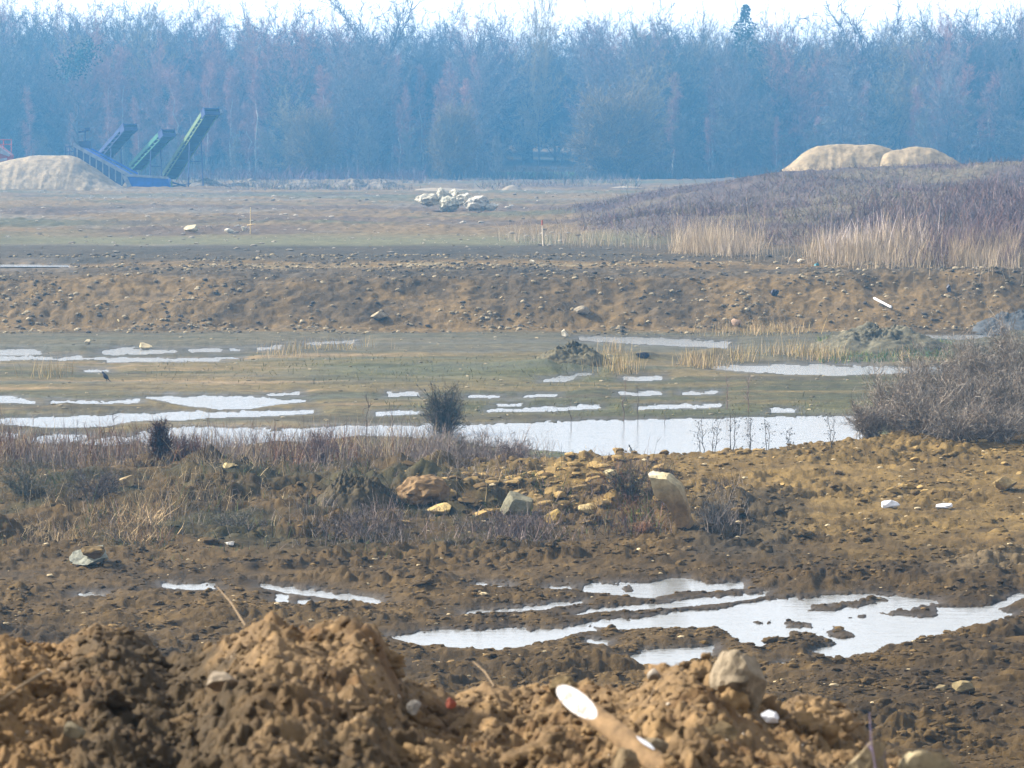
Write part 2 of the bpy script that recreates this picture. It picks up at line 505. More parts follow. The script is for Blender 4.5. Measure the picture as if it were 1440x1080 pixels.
def rand_rot(n):
    q = unit(rng.normal(size=(n, 4)))
    w, x, y, z = q.T
    return np.stack([np.stack([1 - 2 * (y * y + z * z), 2 * (x * y - z * w), 2 * (x * z + y * w)], -1),
                     np.stack([2 * (x * y + z * w), 1 - 2 * (x * x + z * z), 2 * (y * z - x * w)], -1),
                     np.stack([2 * (x * z - y * w), 2 * (y * z + x * w), 1 - 2 * (x * x + y * y)], -1)], -2)


def scatter(shapes, P, S, C, squash=(1, 1, .7)):
    """copies of the small shapes at P, of half size S (N,), colour C (N,3), joined"""
    N = len(P); R = rand_rot(N); which = rng.integers(0, len(shapes), N)
    parts = []
    for k, (V, T) in enumerate(shapes):
        idx = np.where(which == k)[0]
        if len(idx) == 0: continue
        W = np.einsum('nij,vj->nvi', R[idx], V) * np.array(squash) * S[idx][:, None, None] + P[idx][:, None, :]
        nv = len(V)
        TT = T[None] + (np.arange(len(idx)) * nv)[:, None, None]
        parts.append((W.reshape(-1, 3), TT.reshape(-1, 3), np.repeat(C[idx], nv, 0)))
    return cat_meshes(parts)


# ================================================================== GROUND
a_cols = np.concatenate([np.arange(-1500, -60, 40), np.arange(-60, 1500, 2.2), np.arange(1500, 2960, 40)])
Drows = [np.arange(-12, 30, .7)]
D = 30.0; r = []
while D < 106.5:
    r.append(D); D += 1.25 * D * D / (F * 7)
Drows += [np.array(r), np.arange(106.5, 119, .085), np.arange(119, 142, .2), np.arange(142, 215, .6), np.arange(215, 345, 1.2), np.arange(345, 520, 4), np.arange(520, 720, 12)]
Dr = np.concatenate(Drows)
AA, DD = np.meshgrid(a_cols, Dr)
wid = np.maximum(DD, 30.0)  # keep the sheet wide behind the camera
X = (AA - 720) / F * (wid * CT + .5); Y = DD
Xf, Yf = X.ravel(), Y.ravel()
Z, WD, A = surf(Xf, Yf)
nR, nC = AA.shape
ii = np.arange(nR * nC).reshape(nR, nC)
quads = np.stack([ii[:-1, :-1], ii[:-1, 1:], ii[1:, 1:], ii[1:, :-1]], -1).reshape(-1, 4)


def ground_col(x, D, a, wd):
    n = fbm(x * .22, D * .22, o=4)
    n2 = fbm(x * 1.1 + 40, D * 1.1, o=3)
    st = fbm(x * .10 + 9, D * .55 + 3, o=4)
    N = len(x)

    def mixin(c, new, w): return c + (C3(new) - c) * np.clip(w, 0, 1)[:, None]
    c = np.tile(C3((.118, .072, .022)), (N, 1))
    c = mixin(c, (.066, .041, .014), sm(-.25, .25, n2 + n * .6))
    c = mixin(c, (.17, .105, .035), sm(.05, .35, n2 * .7 - n * .5) * .6)
    # ochre bank crossing the middle, right
    och = sm(49, 54, D + n * 3) * (1 - sm(64, 67, D)) * sm(640, 980, a + n2 * 160 + (D - 57) * 40)
    c = mixin(c, (.225, .145, .046), och * (.5 + .9 * sm(-.3, .3, n2)))
    c = mixin(c, (.05, .040, .026), sm(930, 1000, a) * sm(1180, 1080, a) * sm(49, 51, D) * (1 - sm(55, 57, D)) * .7)  # dark zone on the bank: shading put into the soil colour
    och2 = np.exp(-((a - 790) / 130) ** 2 - ((D - 57.5) / 2.2) ** 2)
    c = mixin(c, (.30, .19, .055), och2 * sm(-.2, .2, n2) * 1.1)
    gr = sm(50, 53, D) * (1 - sm(58, 62, D)) * sm(820, 640, a + n * 200)
    c = mixin(c, (.055, .056, .022), gr * .65 * sm(-.2, .25, n + n2 * .5))
    # the track on the right
    c = mixin(c, (.23, .165, .085), sm(1290, 1380, a) * np.exp(-((D - 49.5 - (a - 1400) * .012) / 1.1) ** 2) * .8)
    # pit floor
    fl = sm(64, 66.5, D)
    f = np.tile(C3((.175, .132, .056)), (N, 1))
    f = mixin(f, (.080, .078, .036), sm(-.12, .2, st))
    f = mixin(f, (.095, .078, .042), sm(.05, .3, fbm(x * .15 + 70, D * .5, o=3)))
    f = mixin(f, (.30, .205, .10), sm(.12, .34, fbm(x * .12 - 30, D * .7 + 8, o=3)) * sm(700, 480, a) * .7)
    f = mixin(f, (.088, .092, .034), np.exp(-((D - 92) / 4) ** 2) * sm(320, 520, a) * (1 - sm(820, 900, a)) * .75)
    f = mixin(f, (.092, .094, .036), np.exp(-((D - 79.5) / 1.6) ** 2) * sm(540, 640, a) * .8)
    f = mixin(f, (.10, .115, .035), sm(65, 66, D) * (1 - sm(69, 72, D)) * sm(380, 470, a) * .6)
    f = mixin(f, (.115, .105, .070), sm(99, 101, D) * .7)
    f = mixin(f, (.055, .048, .034), sm(-5, -.5, wd) * .75)  # wet soil at the water's edge
    c = c + (f - c) * fl[:, None]
    near_wet = sm(-9, -1, wd) * (D < 55)
    c = mixin(c, (.050, .032, .011), near_wet * .8)
    # stony bank and terrace
    bk = sm(109.5, 111.5, D + n)
    k = np.tile(C3((.215, .140, .056)), (N, 1))
    k = mixin(k, (.105, .072, .034), sm(-.15, .25, n + .5 * n2))
    k = mixin(k, (.17, .118, .06), sm(.1, .35, n2 - n * .3) * .7)
    k = mixin(k, (.066, .058, .046), sm(116, 117.5, D) * (1 - sm(119, 120, D)) * .6)
    k = mixin(k, (.30, .235, .13), np.exp(-((D - 120.6 + n * .8) / .8) ** 2) * sm(220, 320, a) * (1 - sm(800, 1000, a)) * sm(-.3, .1, n2))
    k = mixin(k, (.058, .055, .045), sm(121.5, 124, D + n * 2) * sm(1500, 700, a) * .8)
    k = mixin(k, (.06, .08, .10), np.exp(-((a - 1440) / 70) ** 2 - ((D - 108) / 2) ** 2))
    c = c + (k - c) * bk[:, None]
    # far field
    ff = sm(134, 139, D + n * 3)
    w = np.tile(C3((.215, .145, .066)), (N, 1))
    w = mixin(w, (.175, .165, .085), 1 - sm(142, 160, D))
    st2 = fbm(x * .035, D * .05, o=4)
    w = mixin(w, (.125, .112, .055), sm(-.05, .22, st2))
    w = mixin(w, (.125, .085, .060), sm(.0, .25, fbm(x * .05 + 20, D * .06, o=3)) * .8)
    w = mixin(w, (.22, .19, .145), sm(.18, .34, fbm(x * .06 - 20, D * .09, o=4)) * .6)
    w = mixin(w, (.10, .20, .05), sm(404, 407, D) * (1 - sm(424, 428, D)) * sm(690, 710, a) * (1 - sm(800, 830, a)))
    w = mixin(w, (.045, .05, .03), sm(398, 406, D) * (1 - sm(690, 710, a) * (1 - sm(800, 830, a))) * .8)
    c = c + (w - c) * ff[:, None]
    hm = sm(.05, .35, hill_h(a, D))
    h = np.tile(C3((.125, .092, .078)), (N, 1))
    h = mixin(h, (.085, .055, .054), sm(-.1, .2, st2))
    h = mixin(h, (.18, .14, .085), sm(.1, .3, fbm(x * .08 + 60, D * .05, o=3)))
    h = mixin(h, (.17, .14, .085), np.exp(-((D - 168) / 14) ** 2) * sm(1120, 1200, a) * sm(1420, 1320, a) * .8)
    c = c + (h - c) * hm[:, None]
    return np.clip(c * (.52 + .04 * sm(60, 70, D) - .03 * sm(108, 112, D) - .03 * sm(130, 140, D))[:, None] * (1 + .25 * n2[:, None]), .008, .8)


cc = ground_col(Xf, np.maximum(Yf, 1), A, WD)
ground = link('ground', newmesh('ground', np.stack([Xf, Yf, Z], 1), quads, cc, M_ground, True, wet=np.clip(.5 * sm(-5, -.3, WD) * (.6 + fbm(Xf * 1.5, Yf * 1.5, o=2)) + .22 * sm(66, 68, Yf) * (1 - sm(104, 109, Yf)) * sm(.02, .25, fbm(Xf * .12 + 5, Yf * .6, o=3)), 0, 1)))
tag(ground, kind='structure')


def sheet(name, x0, x1, y0, y1, z):
    V = np.array([[x0, y0, z], [x1, y0, z], [x1, y1, z], [x0, y1, z]])
    o = link(name, newmesh(name, V, [(0, 1, 2, 3)], None, M_water)); tag(o, kind='structure'); return o


sheet('water', -28, 28, 64.5, 84, 0.0)
sheet('water', -28, 28, 84, 112.4, 0.0).data.materials[0] = M_water2
sheet('water', -12, 12, 36.5, 51.5, 0.0)
sheet('water', -28, -17.2, 119.8, 122.4, 2.10)

# ================================================================== FOREGROUND SPOIL HEAP
CR = np.array([(-200, 900), (-60, 900), (0, 885), (25, 893), (60, 898), (100, 888), (130, 866), (160, 872), (190, 890), (230, 915), (275, 915), (310, 888), (350, 870), (380, 857), (420, 872), (460, 872), (500, 864), (530, 880),
               (550, 920), (565, 955), (600, 962), (640, 972), (690, 952), (720, 965), (760, 957), (800, 950), (850, 962), (900, 965), (920, 945), (960, 922), (1000, 928), (1040, 960), (1090, 990), (1130, 975), (1165, 980), (1200, 1004),
               (1235, 1045), (1300, 1070), (1340, 1095), (1420, 1130), (1500, 1150), (1800, 1180)], float)


def heap_z(a, D):
    cr = np.interp(a, CR[:, 0], CR[:, 1]) + 10
    Dc = 7.6 + .35 * np.sin(a * .011) - 1.2 * sm(1150, 1350, a)
    s = (Dc - D) / (Dc - 3.6)
    row = np.where(s >= 0, cr + (1290 - cr) * np.maximum(s, 0) ** 1.15, cr)
    z = HC + (540 - row) / F * D * 1.0 - D * math.tan(TH)
    z = z - np.maximum(D - Dc, 0) * .15 - np.maximum(D - Dc, 0) ** 2 * .55
    x = (a - 720) / F * D
    rough = .5 + .5 * sm(-.12, .1, D - Dc + 3.0)
    wx = x + fbm(x * 6, D * 5, o=2) * .06; wy = D + fbm(x * 6 + 30, D * 5, o=2) * .08
    q = (billow(x * 3.6 + 3, D * 2.2, 2) - .27) * .10 + fbm(wx * 9, wy * 6, o=3) * .042 - (.30 - np.minimum(billow(wx * 7 + 8, wy * 5, 2), .30)) * .10 + (billow(wx * 17, wy * 12, 3) - .27) * .045 + fbm(x * 46, D * 34, o=3) * .028
    q *= np.where(D < Dc, 1.0 - .42 * sm(1.2, .3, Dc - D), .4)
    return z + q * rough, x


ac_ = np.concatenate([np.arange(-1800, -260, 14), np.arange(-260, 1700, 2.6), np.arange(1700, 3000, 14)]); dc_ = np.concatenate([np.arange(2.6, 4.4, .06), np.arange(4.4, 8.4, .0125), np.arange(8.4, 12, .1)])
AA, DD = np.meshgrid(ac_, dc_)
Zh, Xh = heap_z(AA.ravel(), DD.ravel())
Dh, Ah = DD.ravel(), AA.ravel()


def heap_col(x, D, a, z):
    n = fbm(x * 5, D * 5, o=4); n2 = fbm(x * 18, D * 14, o=3)
    _, row = project(x, D, z)
    c = np.tile(C3((.215, .138, .066)), (len(x), 1))

    def mixin(c, new, w): return c + (C3(new) - c) * np.clip(w, 0, 1)[:, None]
    c = mixin(c, (.30, .19, .085), sm(0, .3, n2))
    c = mixin(c, (.15, .082, .030), sm(.0, .35, n))
    dark = np.exp(-((a - 225 - n * 160) / 150) ** 2) * sm(870, 925, row + n * 90 + (a - 225) * -.2) + np.exp(-((a - 500 - n * 120) / 60) ** 2) * sm(990, 1030, row + n * 60) * .7  # darker below the crest at the left, with a smaller patch beside it
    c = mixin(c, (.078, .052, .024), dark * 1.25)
    c = mixin(c, (.30, .17, .06), sm(120, 40, a) * .5)
    return c * .66


M = len(ac_); Nn = len(dc_)
ii = np.arange(M * Nn).reshape(Nn, M)
q = np.stack([ii[:-1, :-1], ii[:-1, 1:], ii[1:, 1:], ii[1:, :-1]], -1).reshape(-1, 4)
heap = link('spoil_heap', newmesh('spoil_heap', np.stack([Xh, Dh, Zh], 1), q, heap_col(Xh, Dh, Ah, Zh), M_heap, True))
tag(heap, 'lumpy brown heap of dug clay along the bottom edge, nearest the viewer', 'spoil heap')

# clods lying on it
def crumb(sub, seed, amp=.9):
    r = np.random.default_rng(seed); V, T = ICO[sub]; o = r.uniform(0, 50, 3)
    k = fbm(V[:, 0] * 1.3 + o[0], V[:, 1] * 1.3 + o[1], V[:, 2] * 1.3 + o[2], o=2) * amp + fbm(V[:, 0] * 4 + o[0], V[:, 1] * 4, V[:, 2] * 4 + o[2], o=3) * amp * .55
    V = V * (1 + k)[:, None]
    V *= np.array([1, r.uniform(.6, 1), r.uniform(.5, .85)])
    return V / np.abs(V).max(), T


shapes_c = [crumb(4, 100 + i) for i in range(8)]
shapes_s = [crumb(2, 140 + i, 1.0) for i in range(12)]
P, S = [], []
n = 150
aa = rng.uniform(-150, 1330, n); dd = rng.uniform(4.6, 7.9, n)
keep = dd < 7.7 - 1.2 * sm(1150, 1350, aa)
aa, dd = aa[keep], dd[keep]
z, x = heap_z(aa, dd)
big = (np.stack([x, dd, z - .006], 1), rng.uniform(.022, .055, len(x)) * rng.choice([.7, 1, 1.2], len(x)))
n = 70
aa = rng.uniform(540, 1250, n); dd = rng.uniform(5.2, 7.4, n)
keep = dd < 7.5 - 1.2 * sm(1150, 1350, aa)
aa, dd = aa[keep], dd[keep]
z, x = heap_z(aa, dd)
huge = (np.stack([x, dd, z - .012], 1), rng.uniform(.04, .085, len(x)))
n = 9000
aa = rng.uniform(-150, 1330, n); dd = rng.uniform(4.4, 8.0, n)
keep = dd < 7.9 - 1.2 * sm(1150, 1350, aa)
aa, dd = aa[keep], dd[keep]
z, x = heap_z(aa, dd)
sml = (np.stack([x, dd, z], 1), .004 + .018 * rng.random(len(x)) ** 3.5)
parts = []
for (P, S), sh in ((huge, shapes_c), (big, shapes_c), (sml, shapes_s)):
    a_, _ = project(P[:, 0], P[:, 1], P[:, 2])
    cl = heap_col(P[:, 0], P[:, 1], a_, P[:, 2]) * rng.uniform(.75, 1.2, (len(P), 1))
    pale = rng.random(len(P)) < .03
    cl[pale & (S < .012)] = (.5, .42, .32)
    parts.append(scatter(sh, P, S, cl, (1, 1, .8)))
V, T, Cc = cat_meshes(parts)
tag(link('clay_clods', newmesh('clay_clods', V, T, Cc, M_heap, True)), 'loose brown clay clods strewn over the nearest heap', 'clods', kind='stuff')

n = 420
aa = rng.uniform(-150, 1330, n); dd = rng.uniform(4.6, 7.7, n)
z, x = heap_z(aa, dd)
dn = rng.normal(size=(n, 3)) * [1, .6, .45] + [0, 0, .12]
V, T, Cc = strips(np.stack([x, dd, z + .004], 1), dn, rng.uniform(.02, .085, n), .0018, None, np.array([(.26, .18, .09), (.09, .06, .03), (.16, .11, .06)])[rng.integers(0, 3, n)])
tag(link('root_fibres', newmesh('root_fibres', V, T, Cc, M_clod)), 'thin roots and bits of straw caught in the nearest heap', 'roots', kind='stuff')

# ================================================================== CLODS, RUBBLE AND STONES ON THE GROUND
def scatter_px(n, a0, a1, d0, d1, powr=1.0):
    a = rng.uniform(a0, a1, n); u = rng.random(n)
    d = 1 / (1 / d0 + (1 / d1 - 1 / d0) * u ** powr)
    x = (a - 720) / F * (d * CT + .5)
    return a, x, d


sh1 = [rock_shape(1, 200 + i, 3, .5, 1.5, .55, .95) for i in range(16)]
sh2 = [crumb(2, 220 + i, 1.0) for i in range(12)]
a, x, d = scatter_px(52000, -80, 1520, 32.5, 65.5, .8)
z, wd, _ = surf(x, d)
keep = (z > .02) & (wd < -2.5) & (rng.random(len(a)) < .18 + .82 * sm(-.12, .2, fbm(x * .4 + 33, d * .55, o=3))) & ~((a < 650) & (d > 52.5) & (rng.random(len(a)) < .72))
a, x, d, z = a[keep], x[keep], d[keep], z[keep]
S = .010 + .042 * rng.random(len(x)) ** 5
gc = ground_col(x, d, a, np.full(len(x), -99.))
cl = gc * rng.uniform(.7, 1.6, (len(x), 1)) ; oc = rng.random(len(x)) < .06; cl[oc] = C3((.13, .082, .03)) * rng.uniform(.6, 1.4, (oc.sum(), 1))
pale = rng.random(len(x)) < (.03 + .07 * (d > 53) * (a > 500))
cl[pale] = C3((.42, .33, .19)) * rng.uniform(.6, 1.1, (pale.sum(), 1)); S[pale] *= .9
V, T, Cc = scatter(sh1, np.stack([x, d, z + S * .1], 1), S, cl, (1.6, 1.0, .7))
tag(link('mud_clods', newmesh('mud_clods', V, T, Cc, M_clod, False)), 'churned clods and bits of stone over the rutted mud', 'mud clods', kind='stuff')

a, x, d = scatter_px(1500, -80, 1520, 33, 62)
z, wd, _ = surf(x, d)
keep = (wd < -6) & (rng.random(len(a)) < .15 + .85 * sm(.0, .25, fbm(x * .5 + 3, d * .5, o=3))) & ~((a < 650) & (d > 52.5))
a, x, d, z = a[keep], x[keep], d[keep], z[keep]
S = .045 + .11 * rng.random(len(x)) ** 3
sh3 = [crumb(3, 240 + i, 1.0) for i in range(10)]
V, T, Cc = scatter(sh3, np.stack([x, d, z + S * .05], 1), S, ground_col(x, d, a, np.full(len(x), -99.)) * rng.uniform(.7, 1.4, (len(x), 1)), (1.4, 1.1, .7))
tag(link('earth_clods', newmesh('earth_clods', V, T, Cc, M_clod, True)), 'larger lumps of churned earth lying about the rutted mud', 'earth clods', kind='stuff')

a, x, d = scatter_px(5200, 520, 1500, 53.2, 64.5)
z, wd, _ = surf(x, d)
wgt = 1.0 * np.exp(-((a - 780) / 130) ** 2 - ((d - 57.5) / 2.6) ** 2) + .30 * sm(880, 1000, a) * sm(54, 56.5, d) * sm(-.1, .25, fbm(x * .5, d * .5, o=3))
keep = (rng.random(len(a)) < wgt) & (wd < -3)
a, x, d, z = a[keep], x[keep], d[keep], z[keep]
S = .022 + .15 * rng.random(len(x)) ** 4 * np.where(a > 950, .6, 1)
tone = rng.random((len(x), 1)) ** 1.3
cl = C3((.080, .050, .018)) * (1 - tone) + C3((.30, .20, .07)) * tone
shr = [rock_shape(2, 260 + i, 9, .25, 1.8, .42, .8) for i in range(12)]
V, T, Cc = scatter(shr, np.stack([x, d, z + S * .25], 1), S, cl, (1.3, 1.1, .6))
tag(link('ochre_rubble', newmesh('ochre_rubble', V, T, Cc, M_clod)), 'broken ochre rubble strewn over the bank before the pond', 'rubble', kind='stuff')

a, x, d = scatter_px(34000, -80, 1520, 109.8, 126)
z, wd, _ = surf(x, d)
dens = .15 + .85 * sm(.04, .28, fbm(x * .35, d * .5, o=4) + .04) + .6 * np.exp(-((d - 120.6) / 1.0) ** 2) * (a > 220) * (a < 900)
keep = (rng.random(len(x)) < dens) & (wd < -1)
a, x, d, z = a[keep], x[keep], d[keep], z[keep]
S = .010 + .085 * rng.random(len(x)) ** 6
tone = rng.random((len(x), 1))
cl = (C3((.11, .085, .05)) * (1 - tone ** 1.5) + C3((.42, .34, .21)) * tone ** 1.5) * .78
dk = rng.random(len(x)) < .28
cl[dk] = C3((.06, .05, .04))
sh0 = [rock_shape(1, 300 + i, 6, .3, 1.5, .5, .9) for i in range(12)]
V, T, Cc = scatter(sh0, np.stack([x, d, z + S * .2], 1), S, cl, (1.3, 1.1, .75))
tag(link('bank_stones', newmesh('bank_stones', V, T, Cc, M_stone)), 'pale stones and dark clods strewn over the earth bank', 'stones', kind='stuff')

a, x, d = scatter_px(9000, -80, 1100, 126, 300)
z, wd, ah = surf(x, d)
keep = (hill_h(ah, d) < .05) & (rng.random(len(x)) < .12 + .88 * sm(.05, .3, fbm(x * .1, d * .12, o=4)))
x, d, z = x[keep], d[keep], z[keep]
S = (.022 + .13 * rng.random(len(x)) ** 6) * (d / 180) ** .5
tone = rng.random((len(x), 1))
cl = (C3((.12, .10, .08)) * (1 - tone) + C3((.52, .46, .37)) * tone) * .6
V, T, Cc = scatter(sh0, np.stack([x, d, z + S * .2], 1), S, cl, (1.5, 1.1, .6))
tag(link('field_stones', newmesh('field_stones', V, T, Cc, M_stone)), 'scattered pale stones and lumps over the far field', 'stones', kind='stuff')

a, x, d = scatter_px(1800, -80, 1500, 66, 110)
z, wd, ah = surf(x, d)
keep = (wd < -2)
x, d, z = x[keep], d[keep], z[keep]
S = .012 + .05 * rng.random(len(x)) ** 4
tone = rng.random((len(x), 1))
cl = C3((.07, .06, .04)) * (1 - tone) + C3((.30, .25, .16)) * tone
V, T, Cc = scatter(sh0, np.stack([x, d, z + S * .1], 1), S, cl, (1.5, 1.1, .6))
tag(link('floor_stones', newmesh('floor_stones', V, T, Cc, M_stone)), 'small stones and dark lumps on the wet pit floor', 'stones', kind='stuff')


# ================================================================== SINGLE ROCKS
def place_rock(name, px0, px1, r0, r1, label, cat, seed, color=(.60, .54, .42), depth=.8, m=None, rot=None, cuts=13, noise=.13, sub=4, Y=None, group=None, lo=.42, hi=.75, sink=.12, tilt=0.0):
    pm = (px0 + px1) / 2
    if Y is None:
        g = hit(pm, r1)
        Y = g.y
    p = at_y(pm, (r0 + r1) / 2, Y)
    k = (Y * CT + (HC - p[2]) * ST) / F
    hx, hz = (px1 - px0) / 2 * k, (r1 - r0) / 2 * k
    V, T = rock_shape(sub, seed, cuts, noise, 2.0, lo, hi)
    r = np.random.default_rng(seed)
    V = V * np.array([hx, max(hx, hz) * depth, hz * (1 + sink)])
    V[:, 2] -= hz * sink
    if tilt:
        c, s = math.cos(tilt), math.sin(tilt)
        V = np.stack([V[:, 0] * c - V[:, 2] * s, V[:, 1], V[:, 0] * s + V[:, 2] * c], 1)
    o_ = r.uniform(0, 40)
    nn = fbm(V[:, 0] * 2 / hx + o_, V[:, 1] * 2 / hx, V[:, 2] * 2 / hx, o=4)
    Cc = C3(color)[None] * (1 + .45 * nn[:, None])
    base = np.array([p[0], Y + hx * .3, p[2] - hz])
    V[:, 2] += hz
    o = link(name, newmesh(name, V, T, Cc, m or M_rock, False), loc=tuple(base))
    tag(o, label, cat, group)
    return o


G = 'heap of pale boulders on the far field'
YB = hit(640, 297).y; print('YB', YB)
for i, (a0, a1, r0, r1, lb, col) in enumerate([
    (586, 619, 274, 289, 'low flat cream boulder at the left end of the boulder heap', (.56, .50, .38)),
    (616, 630, 265, 284, 'narrow upright cream boulder standing tallest in the boulder heap', (.66, .60, .46)),
    (631, 650, 267, 285, 'rounded cream boulder at the back centre of the boulder heap', (.62, .56, .43)),
    (644, 662, 272, 288, 'tilted pale boulder right of centre in the boulder heap', (.66, .60, .47)),
    (621, 642, 277, 297, 'big squarish cream boulder in front of the upright one in the heap', (.60, .55, .41)),
    (656, 685, 275, 297, 'largest cream boulder, at the right of the boulder heap, shaded beneath', (.60, .53, .42)),
    (684, 699, 287, 296, 'thin pale sliver of stone at the right end of the boulder heap', (.68, .62, .50)),
]):
    place_rock('boulder', a0 - 4, a1 + 4, r0 - 2, r1, lb, 'boulder', 500 + i, tuple(np.array(col) * .58), .9, group=G, Y=YB + (i in (1, 2)) * 2.0 + (i == 3) * 1 - (i == 4) * .5, sub=4, cuts=9, lo=.6, hi=.92, noise=.55)
G = 'odd stones lying on the ground'
for i, (a0, a1, r0, r1, lb, col) in enumerate([
    (315, 332, 321, 328, 'flat cream stone on the far field, left of the thin wooden stake', (.72, .66, .52)),
    (258, 280, 316, 328, 'jagged cream stone with a tan face on the far field', (.56, .47, .30)),
    (338, 346, 318, 325, 'small pale stone just left of the thin stake on the far field', (.66, .60, .46)),
    (190, 214, 482, 492, 'tan stone at the foot of the earth bank beside a puddle', (.42, .34, .20)),
    (118, 128, 477, 485, 'small pale tan stone at the foot of the earth bank, farther left', (.48, .40, .26)),
    (162, 171, 448, 456, 'lone pale yellow stone half way up the earth bank', (.62, .50, .27)),
    (788, 799, 463, 473, 'pale squarish stone under the bank behind the dark earth heap', (.56, .50, .38)),
    (1121, 1134, 364, 370, 'cream stone on the bank top in front of the dry reeds', (.72, .62, .46)),
    (744, 752, 364, 370, 'small cream stone on the bank top near the orange tipped stake', (.66, .58, .42)),
    (519, 545, 437, 452, 'broken tan stone with a dark hollow on the face of the bank', (.34, .27, .17)),
    (804, 830, 430, 442, 'long brown stone lying askew on the bank', (.27, .22, .15)),
    (1028, 1045, 448, 459, 'pinkish stone at the right foot of the bank', (.45, .30, .20)),
    (1420, 1440, 452, 462, 'dark stone by the bluish water at the right edge', (.06, .055, .05)),
    (167, 193, 666, 684, 'rounded tan stone on the weedy bank below the reddish bush', (.45, .33, .17)),
    (312, 330, 649, 659, 'small bright tan stone among dead weeds on the bank', (.55, .42, .20)),
    (703, 752, 692, 726, 'leaning grey and yellow stone slab in the ochre rubble', (.22, .20, .13)),
    (805, 842, 707, 722, 'flat bright ochre stone in the rubble left of the big slab', (.42, .31, .14)),
    (845, 870, 658, 670, 'pale ochre stone near the pond edge above the rubble', (.56, .47, .26)),
    (600, 640, 706, 722, 'ochre stone in rubble under the overhanging earth lump', (.50, .36, .14)),
    (765, 800, 716, 736, 'bright yellow ochre lump of rubble beside the leaning slab', (.34, .23, .07)),
    (315, 332, 760, 768, 'small white stone in the dark weeds', (.66, .62, .54)),
    (1315, 1335, 963, 972, 'small ochre stone on the churned mud, right', (.26, .20, .10)),
    (1340, 1372, 958, 976, 'broken yellowish stone on the churned mud at lower right', (.25, .19, .09)),
    (1395, 1432, 668, 690, 'yellow ochre lump at the right edge of the track', (.36, .25, .10)),
]):
    place_rock('stone', a0, a1, r0, r1, lb, 'stone', 540 + i, tuple(np.array(col) * .75), .9, group=G, sub=3)

def mound(name, pm, row, w_px, h_px, label, cat, color, seed, pw=1.2, group=None, depth=.9, rough=.35, Y=None):
    """a heap of loose soil: a rough cone whose skirt dips into the ground"""
    g = hit(pm, row) if Y is None else Vector((at_y(pm, row, Y)[0], Y, H(at_y(pm, row, Y)[0], Y)[0]))
    k = g.y / F; R = w_px / 2 * k; h = h_px * k
    nr, na = 44, 130
    rr = np.linspace(0, 1.15, nr)[:, None]; an = np.linspace(0, 2 * pi, na, endpoint=False)[None]
    x = rr * np.cos(an); y = rr * np.sin(an)
    sh = 1 + .25 * fbm(np.cos(an) * 1.2 + seed, np.sin(an) * 1.2, o=2)
    z = np.clip(1 - (rr / sh), -.6, 1)
    z = np.sign(z) * np.abs(z) ** pw
    z = z + (fbm(x * 2.2 + seed, y * 2.2, o=4) * rough + (billow(x * 4 + seed, y * 4) - .25) * rough * .7 + fbm(x * 11, y * 11 + seed, o=4, g=.65) * rough * .7) * np.clip(1.2 - rr, .1, 1)
    V = np.stack([x * R, y * R * depth, z * h], -1).reshape(-1, 3)
    T = []
    for i in range(nr - 1):
        for j in range(na):
            T.append((i * na + j, i * na + (j + 1) % na, (i + 1) * na + (j + 1) % na, (i + 1) * na + j))
    nn = fbm(V[:, 0] / R * 2.5 + seed, V[:, 1] / R * 2.5, V[:, 2] / R * 3, o=4) + fbm(V[:, 0] / R * 14 + seed, V[:, 1] / R * 14, o=3) * .9
    Cc = C3(color)[None] * np.clip(1 + 1.1 * nn[:, None], .35, 2.2) * .8
    o = link(name, newmesh(name, V, T, np.clip(Cc, .01, .8), M_clod, True), loc=g)
    return tag(o, label, cat, group)


# earth lump with an overhang
place_rock('earth_lump', 552, 634, 668, 712, 'brown overhanging lump of earth with a grassy top above the weeds', 'earth lump', 591, (.16, .10, .045), .7, M_clod, noise=.5, cuts=5, lo=.6, hi=.9)
mound('earth_lump', 503, 706, 112, 40, 'dark rounded lump of earth left of the overhanging one', 'earth lump', (.06, .044, .02), 31.0, .7, rough=.6)
mound('earth_heap', 804, 508, 110, 27, 'dark pointed heap of earth standing on the green pit floor', 'earth heap', (.092, .078, .044), 3.0, .85, rough=.55)
mound('earth_heap', 1240, 486, 190, 27, 'low grey green rubble heap right of the tan grass', 'earth heap', (.10, .088, .055), 7.0, .8, rough=.7)
mound('earth_heap', 1440, 462, 150, 28, 'bluish grey heap of spoil at the right edge under the bank', 'earth heap', (.055, .058, .060), 11.0, .8, rough=.5)
conc = place_rock('concrete_lump', 96, 163, 769, 796, 'muddy white concrete lump capped with brown soil by the weeds', 'concrete lump', 602, (.24, .24, .19), .8, M_rock, noise=.3)
soil = place_rock('earth_lump', 106, 146, 764, 786, 'brown soil caught on top of the white concrete lump', 'earth lump', 604, (.15, .10, .04), .8, M_clod, noise=.5, sub=3, Y=conc.location.y - .35)

# leaning slab (a tilted slab with a flat broken top)
g = hit(958, 742)
k = g.y / F
slab_px = [(911, 672), (938, 674), (956, 687), (966, 715), (972, 742), (955, 748), (944, 726), (932, 706), (921, 697)]
fr = [at_y(px, py, g.y - .05 - .25 * (742 - py) / 70) for px, py in slab_px]
V = []
for t, sx in ((0, 1.0), (.33, 1.03), (.66, 1.0), (1.0, .93)):
    cen = np.mean(fr, 0)
    for p in fr:
        V.append(cen + (p - cen) * sx + np.array([.06 * t, .42 * t, .10 * t]))
V = np.array(V)
n = len(fr)
Tt = []
for l in range(3):
    for i in range(n):
        j = (i + 1) % n
        Tt.append((l * n + i, l * n + n + i, l * n + n + j, l * n + j))
Tt.append(tuple(range(n))); Tt.append(tuple(3 * n + i for i in range(n))[::-1])
me = newmesh('stone_slab', V - np.array(g), Tt, None, None)
o = link('stone_slab', me, loc=g)
